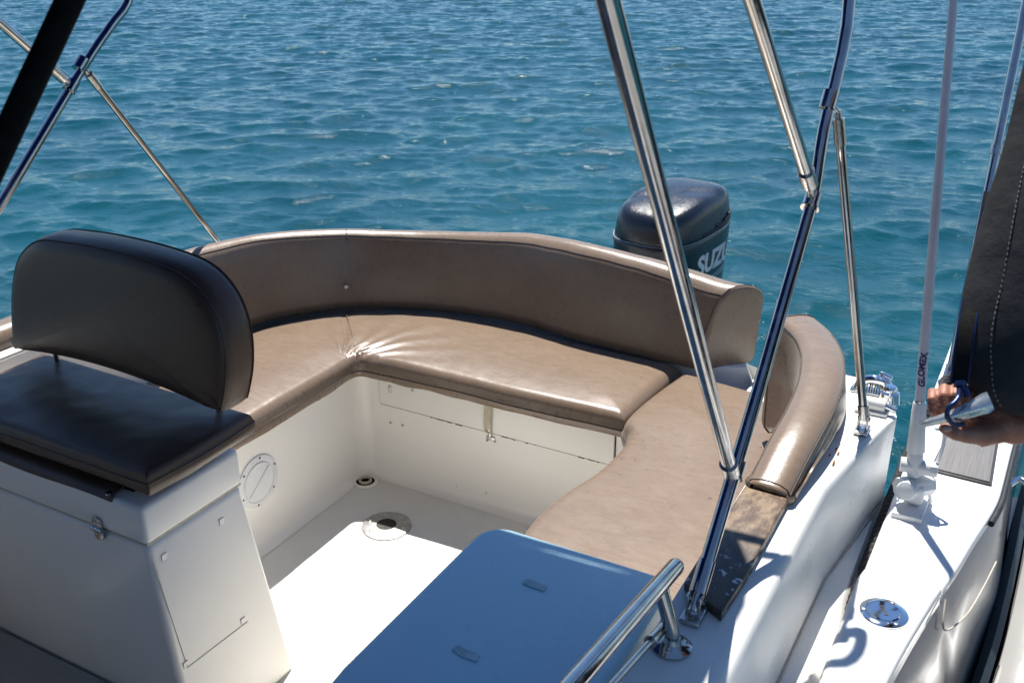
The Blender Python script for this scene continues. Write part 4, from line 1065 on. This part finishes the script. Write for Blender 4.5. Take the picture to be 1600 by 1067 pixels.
# bimini pole of the second boat
p0 = atZ(1482, 600, ZD); p1 = atY(1556, 238, 3.25); dp = (p1-p0)
pl = empty('awning_pole', p0, 'slim dark blue steel pole on the second boat, left of the black jacket', 'pole')
mb = MB().add(*tube([p0, p1, p1+dp*.9], .0135, 18)); mb.build('tube', 'steel', pl)
mb = MB().add(*lathe([(.03, 0), (.03, .005), (.02, .02), (.0165, .06)], 24, Vector((p0.x, p0.y, ZD)), dp)); mb.build('socket', 'steel_dull', pl)
MB().add(*tube([p1-dp*.01, p1+dp*.03], .017, 18)).build('collar', 'steel_dull', pl)

# ---------------------------------------------------------------- antenna
an = empty('radio_antenna', (-.13, 2.2, ZD), 'white whip antenna on a plastic ratchet mount on the second boat', 'antenna')
bz = ZD+.003
pq = [atZ(px, py, bz+.01) for px, py in ((1393, 800), (1441, 812), (1456, 770), (1412, 760))]
mb = MB().add(*prism([(p.x, p.y) for p in pq], bz-.003, bz+.011, .004)); ap = mb.build('base_plate', 'plastic', an)
for k in range(4):
    cq = sum(pq, Vector())/4; p = pq[k].lerp(cq, .22); mb = MB(); screw(mb, (p.x, p.y, bz+.0105), (0, 0, 1), .0048, .0015); mb.build('screw', 'steel_dull', ap)
cq = sum(pq, Vector())/4
w1 = atY(1490, 0, 2.32); w1 = atD(1490, 0, 2.12); wb = cq+Vector((-.012, .01, .125)); 
wm = atD(1436, 640, 2.30); wdir = (w1-wm).normalized()
dcol = (wm.z-(bz+.14))/wdir.z
wb = wm-wdir*dcol
kk = [cq+Vector((0, 0, .01)), cq+Vector((0, 0, .045))]
mb = MB().add(*rbox(cq+Vector((0, .0, .032)), (.046, .050, .052), .012, 4)).add(*tube([cq+Vector((-.03, -.03, .045)), cq+Vector((.026, .03, .045))], .027, 8))
mb.build('ratchet_block', 'plastic', an)
mb = MB().add(*lathe([(.024, 0), (.025, .01), (.021, .018), (.012, .020), (0, .020)], 8, cq+Vector((-.012, -.028, .047)), (-.25, -1, .35))); mb.build('ratchet_knob', 'plastic', an)
jp = wb-wdir*.005
mb = MB().add(*tube([jp-wdir*.055, jp-wdir*.035, jp-wdir*.01, jp+wdir*.004], [.014, .018, .0185, .017], 20)); mb.add(*tube([jp-wdir*.03+Vector((-.03, -.005, 0)), jp-wdir*.03+Vector((.034, .005, 0))], .0175, 18)); mb.build('swivel', 'plastic', an)
mb = MB().add(*lathe([(.018, 0), (.019, .004), (.018, .016), (.009, .018), (0, .018)], 8, jp-wdir*.03+Vector((.034, .005, 0)), (1, .1, 0))); mb.build('swivel_knob', 'plastic', an)
cl = .118
mb = MB().add(*tube([wb, wb+wdir*.002, wb+wdir*cl*.96, wb+wdir*cl, wb+wdir*cl*1.01], [.0195, .0205, .0150, .0138, .0100], 28)); mb.build('collar', 'plastic', an)
mb = MB().add(*tube([wb+wdir*cl, wb+wdir*(cl+.004)], [.0128, .0128], 24)); mb.build('collar_ring', 'chrome', an)
we = wb+wdir*2.0
mb = MB().add(*tube([wb+wdir*cl*.9, wb+wdir*.6, wb+wdir*1.1, we], [.0112, .0102, .0085, .006], 24)); wh = mb.build('whip', 'whip', an)
mb = MB().add(*tube(crom([jp+Vector((.03, .03, .06)), jp+Vector((.05, .04, .05)), jp+Vector((.052, .03, 0)), jp+Vector((.04, .02, -.07)), Vector((jp.x+.05, jp.y+.03, ZD+.004))], 8), .0045, 10)); mb.build('cable', 'plastic', an)
# lettering running up the whip
tv, tf = text_mesh('GLOMEX', .0200, .0004, .0009)
wx = max(q.x for q in tv); vdir = (Vector((0, 0, H))-(wb+wdir*.2)); vdir -= wdir*vdir.dot(wdir); vdir.normalize(); side = vdir.cross(wdir)
lt = []
for q in tv:
    s = cl+.040+q.x*.98; rr = .0112+(.0102-.0112)*((s-cl*.9)/(.6-cl*.9)); bend = .0045*math.sin(math.pi*q.x/wx)
    an_ = (q.y-.009+bend)/rr
    lt.append(wb+wdir*s+(vdir*math.cos(an_)+side*math.sin(an_))*(rr+.0003+q.z))
obj('lettering', lt, tf, 'letter_dark', wh)

# ---------------------------------------------------------------- black rope between the boats
def twisted(path, r, turns_per_m, strands=3, nres=8):
    P = resample([Vector(p) for p in path], max(20, int(sum((Vector(b)-Vector(a)).length for a, b in zip(path, path[1:]))*160)))
    mb = MB(); L = 0; acc = [0]
    for a, b in zip(P, P[1:]): L += (b-a).length; acc.append(L)
    for s in range(strands):
        Q = []
        for i, p in enumerate(P):
            d = (P[min(i+1, len(P)-1)]-P[max(i-1, 0)]).normalized(); x, y, _ = frame_of(d); a = 2*math.pi*(acc[i]*turns_per_m+s/strands)
            Q.append(p+(x*math.cos(a)+y*math.sin(a))*r*.55)
        mb.add(*tube(Q, r*.55, nres))
    return mb
rp_ = crom([Vector((-.130, 3.00, .615)), Vector((-.150, 2.85, .615)), Vector((-.180, 2.72, .60)), Vector((-.188, 2.55, .582)), Vector((-.190, 2.35, .575)), Vector((-.192, 2.12, .570)), Vector((-.194, 1.95, .552)), Vector((-.197, 1.75, .50)), Vector((-.196, 1.5, .40))], 10)
ro = twisted(rp_, .0130, 15).build('mooring_rope', 'rope'); tag(ro, 'black twisted mooring rope lying in the gap between the two boats', 'rope')
rp2 = []
for k in range(60):
    a = k/59*math.pi*2*3.2; c0 = Vector((-.118, 2.86, ZD+.02)); rr = .040+.006*math.sin(a*1.7)
    rp2.append(c0+Vector((rr*.8*math.cos(a), rr*1.7*math.sin(a), .02*k/59*2.2+.006*math.sin(a*2.3))))
ro2 = twisted(rp2, .012, 16).build('rope_coil', 'rope'); tag(ro2, 'small heap of black rope coiled on the second boat behind the hand', 'rope')

# ---------------------------------------------------------------- the person at the right edge
def capsules(segs, name, mat, voxel, parent=None, smooth=6, dispf=None):
    mb = MB()
    for pts_, rs in segs:
        P = [Vector(p) for p in pts_]
        if len(P) == 1:
            bm = bmesh.new(); bmesh.ops.create_icosphere(bm, subdivisions=3, radius=1)
            sc3 = rs if isinstance(rs, tuple) else (rs,)*3
            bm.transform(Matrix.Translation(P[0]) @ Matrix.Diagonal((*sc3, 1))); mb.add(*bm_out(bm)); continue
        a, b = P[0], P[-1]; d0_ = (P[1]-P[0]).normalized(); d1_ = (P[-1]-P[-2]).normalized(); r0, r1 = rs[0], rs[-1]
        pre = [a-d0_*r0*math.sin(R(t)) for t in (85, 60, 30)]; prr = [r0*math.cos(R(t)) for t in (85, 60, 30)]
        po = [b+d1_*r1*math.sin(R(t)) for t in (30, 60, 85)]; por = [r1*math.cos(R(t)) for t in (30, 60, 85)]
        mb.add(*tube(pre+P+po, prr+list(rs)+por, 18))
    o = mb.build(name, mat, parent, 180)
    rm = o.modifiers.new('remesh', 'REMESH'); rm.mode = 'VOXEL'; rm.voxel_size = voxel; rm.use_smooth_shade = True
    sm = o.modifiers.new('smooth', 'SMOOTH'); sm.factor = .5; sm.iterations = smooth
    return o
hd = 1.42
def hpx(x, y, d): return atD(x, y, d)
rt = Vector((cy_, sy_, 0)); fw = Vector((-sy_, cy_, 0))
wri = atD(1583, 668, 1.44)
chest = atD(1772, 190, 1.56); pel = atD(1880, 780, 1.66); pel.z = 1.02
sh = chest-fw*.15+Vector((0, 0, .11))+rt*.01; sh2 = chest+fw*.19+Vector((0, 0, .11))+rt*.02
neck = chest+Vector((0, 0, .22))-rt*.02; headc = neck+Vector((0, 0, .15))-rt*.05; tc_ = chest
elb = chest-fw*.17+rt*.06; elb.z = wri.z+.03
fz = 0.0
segs = [([pel, pel.lerp(chest, .45), chest, chest+Vector((0, 0, .10))], [.140, .125, .135, .11]), ([sh, chest+Vector((0, 0, .12)), sh2], [.062, .08, .062]),
        ([chest+Vector((0, 0, .14)), neck, headc+Vector((.01, .0, -.06))], [.07, .056, .055]),
        ([headc], (.077, .088, .11)), ([headc+Vector((-.055, -.04, -.045))], (.045, .045, .05)),
        ([headc+Vector((-.082, -.045, -.012)), headc+Vector((-.072, -.04, .02))], [.013, .009]),
        ([headc+Vector((.02, -.085, -.01))], (.018, .010, .03)), ([headc+Vector((.03, .082, -.01))], (.018, .010, .03)),
        ([sh, sh.lerp(elb, .5), elb], [.058, .048, .042]), ([elb, elb.lerp(wri, .35), wri], [.040, .036, .025]),
        ([sh2, sh2+Vector((.03, .04, -.30)), sh2+Vector((-.06, .02, -.54))], [.056, .044, .028]), ([sh2+Vector((-.06, .02, -.54)), sh2+Vector((-.09, .02, -.62))], [.034, .026])]
for s in (-1, 1):
    hp_ = pel+Vector((.02, .095*s, -.06)); segs.append(([hp_, hp_+Vector((-.03, .02*s, -.44)), hp_+Vector((.02, .03*s, -.86))], [.085, .06, .042])); 
    segs.append(([hp_+Vector((.02, .03*s, -.86)), hp_+Vector((-.14, .04*s, -.88))], [.042, .035]))
# gripping hand: fingers over the top, thumb along below
fx = [1457, 1475, 1494, 1512]; fl = [0, 0, 0, 0]
segs.append(([wri, atD(1552, 655, 1.450), atD(1512, 634, 1.470)], [.024, .028, .022]))
segs.append(([atD(1560, 668, 1.44), atD(1535, 676, 1.435), atD(1510, 664, 1.455)], [.023, .021, .016]))
segs.append(([atD(1480, 638, 1.478), atD(1500, 638, 1.475), atD(1530, 640, 1.465)], [.016, .02, .024]))
for k, x in enumerate(fx):
    lift = (2, -4, -5, -2)[k]; r0 = (.0069, .0073, .0073, .0066)[k]
    segs.append(([atD(x+14, 634, 1.475), atD(x+6, 618+lift, 1.452), atD(x, 611+lift, 1.425), atD(x-1, 622+lift, 1.412), atD(x+1, 639+lift, 1.410), atD(x+5, 652, 1.422), atD(x+12, 656, 1.438)],
                 [r0*1.25, r0*1.12, r0*1.08, r0*1.0, r0*.97, r0*.92, r0*.8]))
th_ = [atD(1556, 674, 1.432), atD(1534, 680, 1.415), atD(1510, 680, 1.398), atD(1492, 676, 1.392), atD(1476, 669, 1.396)]
segs.append((th_, [.017, .0145, .0112, .0108, .0082]))
person = capsules(segs, 'person', 'skin', .0023, None, 2)
tag(person, 'person in a black jacket at the right edge, hand gripping a shiny metal lever', 'person')
nm = align(atD(1480, 670, 1.3845), (Vector((0, 0, H))-atD(1480, 670, 1.39)), up=rt)
mb = MB(); bm = bmesh.new(); bmesh.ops.create_icosphere(bm, subdivisions=2, radius=1); bm.transform(nm @ Matrix.Diagonal((.0045, .0065, .0022, 1))); mb.add(*bm_out(bm)); mb.build('thumbnail', 'nail', person)
# clothes
j = [([pel+Vector((0, 0, -.02)), pel.lerp(chest, .45), chest, chest+Vector((0, 0, .12))], [.165, .155, .16, .125]), ([sh, chest+Vector((0, 0, .13)), sh2], [.080, .10, .080]), ([sh, sh.lerp(elb, .5), elb], [.078, .068, .060]), ([elb, elb.lerp(wri, .40)], [.058, .050]),
     ([chest+Vector((0, 0, .14)), neck+Vector((0, 0, -.02))], [.09, .068]),
     ([sh2, sh2+Vector((.03, .04, -.30)), sh2+Vector((-.05, .02, -.50))], [.08, .065, .05])]
jk = capsules(j, 'jacket', 'cloth', .012, person, 8)
# loose sleeve hanging over the forearm
sl = [(1690, 20, 1640, 40, 1.46), (1685, 40, 1650, 64, 1.45), (1680, 80, 1652, 74, 1.44), (1666, 160, 1642, 84, 1.43), (1650, 240, 1636, 90, 1.42), (1634, 330, 1622, 96, 1.40), (1620, 420, 1612, 103, 1.39), (1608, 500, 1608, 110, 1.385),
      (1608, 560, 1608, 110, 1.385), (1610, 595, 1610, 106, 1.385), (1612, 618, 1612, 92, 1.385), (1614, 634, 1614, 72, 1.385), (1615, 640, 1615, 58, 1.39), (1615, 636, 1615, 40, 1.40)]
sv = []; sf = []; ns = 48
for i, (x, y, _, hw, d) in enumerate(sl):
    c0 = atD(x, y, d+.03); rr = hw*.00091*d/1.42
    for k in range(ns):
        a = 2*math.pi*k/ns; q = c0+rt*rr*math.cos(a)+fw*rr*.55*math.sin(a)
        fold = .004*math.sin(q.z*26+a*3+2*nz(q, 4, 1))+.007*nz(q, 9, 4)+.0015*nz(q, 24, 6)
        q += (rt*math.cos(a)+fw*math.sin(a))*fold*(1 if 1 < i < 9 else .5); sv.append(q)
m_ = ns; P2 = []
for i in range(len(sl)-1):
    for k in range(ns): sf.append([i*ns+k, i*ns+(k+1) % ns, (i+1)*ns+(k+1) % ns, (i+1)*ns+k])
sf.append(list(range(ns))[::-1]); sf.append([(len(sl)-1)*ns+k for k in range(ns)])
slv = obj('jacket_front', sv, sf, 'cloth', person, 180); ss = slv.modifiers.new('sub', 'SUBSURF'); ss.levels = 2; ss.render_levels = 2
def sleeve_line(idx, px0):
    out = []
    for i in range(1, 11): out.append(sv[i*ns+idx]+(sv[i*ns+idx]-sum((sv[i*ns+k] for k in range(ns)), Vector())/ns).normalized()*.0005)
    return crom(out, 6)
mb = MB()
for idx in (30,):
    L_ = resample(sleeve_line(idx, 0), 150)
    for a, b in zip(L_[::2], L_[1::2]): mb.add(*tube([a, b], .0010, 5))
mb.build('stitching', 'thread', person)
tr_ = []
for s in (-1, 1):
    hp_ = pel+Vector((.02, .095*s, -.06)); tr_.append(([hp_, hp_+Vector((-.03, .02*s, -.44)), hp_+Vector((.02, .03*s, -.80))], [.112, .088, .07]))
tr_.append(([pel+Vector((0, 0, .02)), pel+Vector((0, 0, -.05))], [.155, .15]))
capsules(tr_, 'trousers', 'jeans', .014, person, 8)
hrm = capsules([([headc+Vector((.018, 0, .03))], (.080, .090, .098))], 'hair', 'hair', .01, person, 2)
for s in (-1, 1):
    mb = MB(); bm = bmesh.new(); bmesh.ops.create_icosphere(bm, subdivisions=2, radius=.011); bm.transform(Matrix.Translation(headc+Vector((-.070, -.04+.03*s, .008)))); mb.add(*bm_out(bm)); mb.build('eye', 'lamp_white', person)

# lever, hook and strap held at the hand
lv_ = [(1438, 663, 1.398, .004, .003), (1446, 661, 1.395, .0055, .004), (1470, 655, 1.388, .0065, .005), (1495, 648, 1.380, .009, .006), (1520, 639, 1.374, .0110, .006), (1540, 630, 1.370, .0145, .005), (1548, 626, 1.369, .0130, .003)]
vs = []; fs = []; ns = 20
axis = (atD(1548, 628, 1.368)-atD(1438, 664, 1.4)).normalized(); vw = Vector((0, 0, H))-atD(1500, 648, 1.38); vw -= axis*vw.dot(axis); vw.normalize(); sd = axis.cross(vw)
for (x, y, d, w, t) in lv_:
    c0 = atD(x, y, d)
    for k in range(ns):
        a = 2*math.pi*k/ns; ca, sa = math.cos(a), math.sin(a)
        rid = .0014*math.cos(a*4)
        vs.append(c0+sd*w*math.copysign(abs(ca)**.7, ca)+vw*(t+rid)*math.copysign(abs(sa)**.7, sa))
for i in range(len(lv_)-1):
    for k in range(ns): fs.append([i*ns+k, i*ns+(k+1) % ns, (i+1)*ns+(k+1) % ns, (i+1)*ns+k])
fs.append(list(range(ns))[::-1]); fs.append([(len(lv_)-1)*ns+k for k in range(ns)])
le = obj('metal_lever', vs, fs, 'clear', None, 60); tag(le, 'shiny silver metal lever held in the hand at the right', 'lever')
hk = empty('snap_hook', atD(1500, 610, 1.38), 'dark blue snap hook closed over the silver lever', 'hook')
h_ = [(1499, 600, 1.375), (1498, 618, 1.366), (1492, 628, 1.360), (1482, 637, 1.358), (1480, 650, 1.360), (1486, 660, 1.366), (1496, 664, 1.370), (1506, 662, 1.374)]
mb = MB().add(*tube(crom([atD(*q) for q in h_], 6), .0036, 12)); mb.build('hook_body', 'bluehook', hk)
mb = MB().add(*tube([atD(1500, 596, 1.377), atD(1500, 604, 1.375)], .0085, 14)).add(*tube(crom([atD(1500, 598, 1.376), atD(1507, 606, 1.376), atD(1512, 620, 1.374)], 5), .005, 10)); mb.build('swivel', 'bluehook', hk)
st_ = [(1499, 598, 1.378), (1503, 560, 1.378), (1509, 520, 1.379), (1513, 490, 1.395), (1520, 450, 1.44), (1535, 380, 1.54), (1550, 300, 1.60)]
vs = []; fs = []
for (x, y, d) in st_:
    c0 = atD(x, y, d)
    for (a, b) in ((-1, 0), (-.8, 1), (.8, 1), (1, 0), (.8, -1), (-.8, -1)): vs.append(c0+rt*.0115*a-fw*.003*b)
for i in range(len(st_)-1):
    for k in range(6): fs.append([i*6+k, i*6+(k+1) % 6, (i+1)*6+(k+1) % 6, (i+1)*6+k])
fs.append([5, 4, 3, 2, 1, 0]); fs.append([(len(st_)-1)*6+k for k in range(6)])
sw = obj('webbing_strap', vs, fs, 'webbing', None, 40); tag(sw, 'black webbing strap running up from the blue snap hook beside the jacket', 'strap')
mb = MB()
for sgn in (-1, 1): mb.add(*tube([atD(x, y, d)+rt*.0118*sgn for x, y, d in st_], .0016, 8))
mb.build('edge_cord', 'bluehook', sw)

# ---------------------------------------------------------------- put each Empty at the base of its thing
C.view_layer.update()
for o, base in EMPT:
    o.location = base
    for ch in o.children: ch.matrix_parent_inverse = Matrix.Translation(-base)
    if 'base' in o: del o['base']

# ---------------------------------------------------------------- light, sky, camera
SUN = Vector((-.125, .228, .52)).normalized(); el = math.asin(SUN.z); az = math.atan2(SUN.x, SUN.y)
w = bpy.data.worlds.new('World'); SC.world = w; w.use_nodes = True; nt = w.node_tree
sky = nt.nodes.new('ShaderNodeTexSky'); sky.sky_type = 'NISHITA'; sky.sun_disc = False; sky.sun_elevation = el; sky.sun_rotation = az
sky.air_density = 1.0; sky.dust_density = 0.0; sky.ozone_density = 7.0
bg = nt.nodes['Background']; nt.links.new(sky.outputs['Color'], bg.inputs['Color']); bg.inputs['Strength'].default_value = .075
L = bpy.data.lights.new('sun', 'SUN'); L.energy = 5.0; L.angle = R(.53); L.color = (1, .965, .91)
lo_ = bpy.data.objects.new('sun', L); COL.objects.link(lo_); lo_.rotation_euler = (-SUN).to_track_quat('-Z', 'Y').to_euler(); lo_.location = SUN*20
cam = bpy.data.cameras.new('camera'); co = bpy.data.objects.new('camera', cam); COL.objects.link(co); SC.camera = co
cam.sensor_width = 36; cam.lens = F*36/1600; cam.clip_start = .05; cam.clip_end = 20000
fwd = Vector((-sy_*cp, cy_*cp, -sp)); co.location = (0, 0, H); co.rotation_euler = fwd.to_track_quat('-Z', 'Y').to_euler()
cam.dof.use_dof = True; cam.dof.focus_distance = 2.75; cam.dof.aperture_fstop = 10.0
SC.view_settings.view_transform = 'Standard'; SC.view_settings.look = 'None'; SC.view_settings.exposure = .82; SC.view_settings.gamma = 1
SC.cycles.use_denoising = True; SC.cycles.max_bounces = 8; SC.cycles.sample_clamp_direct = 40; SC.cycles.sample_clamp_indirect = 12; SC.cycles.caustics_reflective = False; SC.cycles.caustics_refractive = False
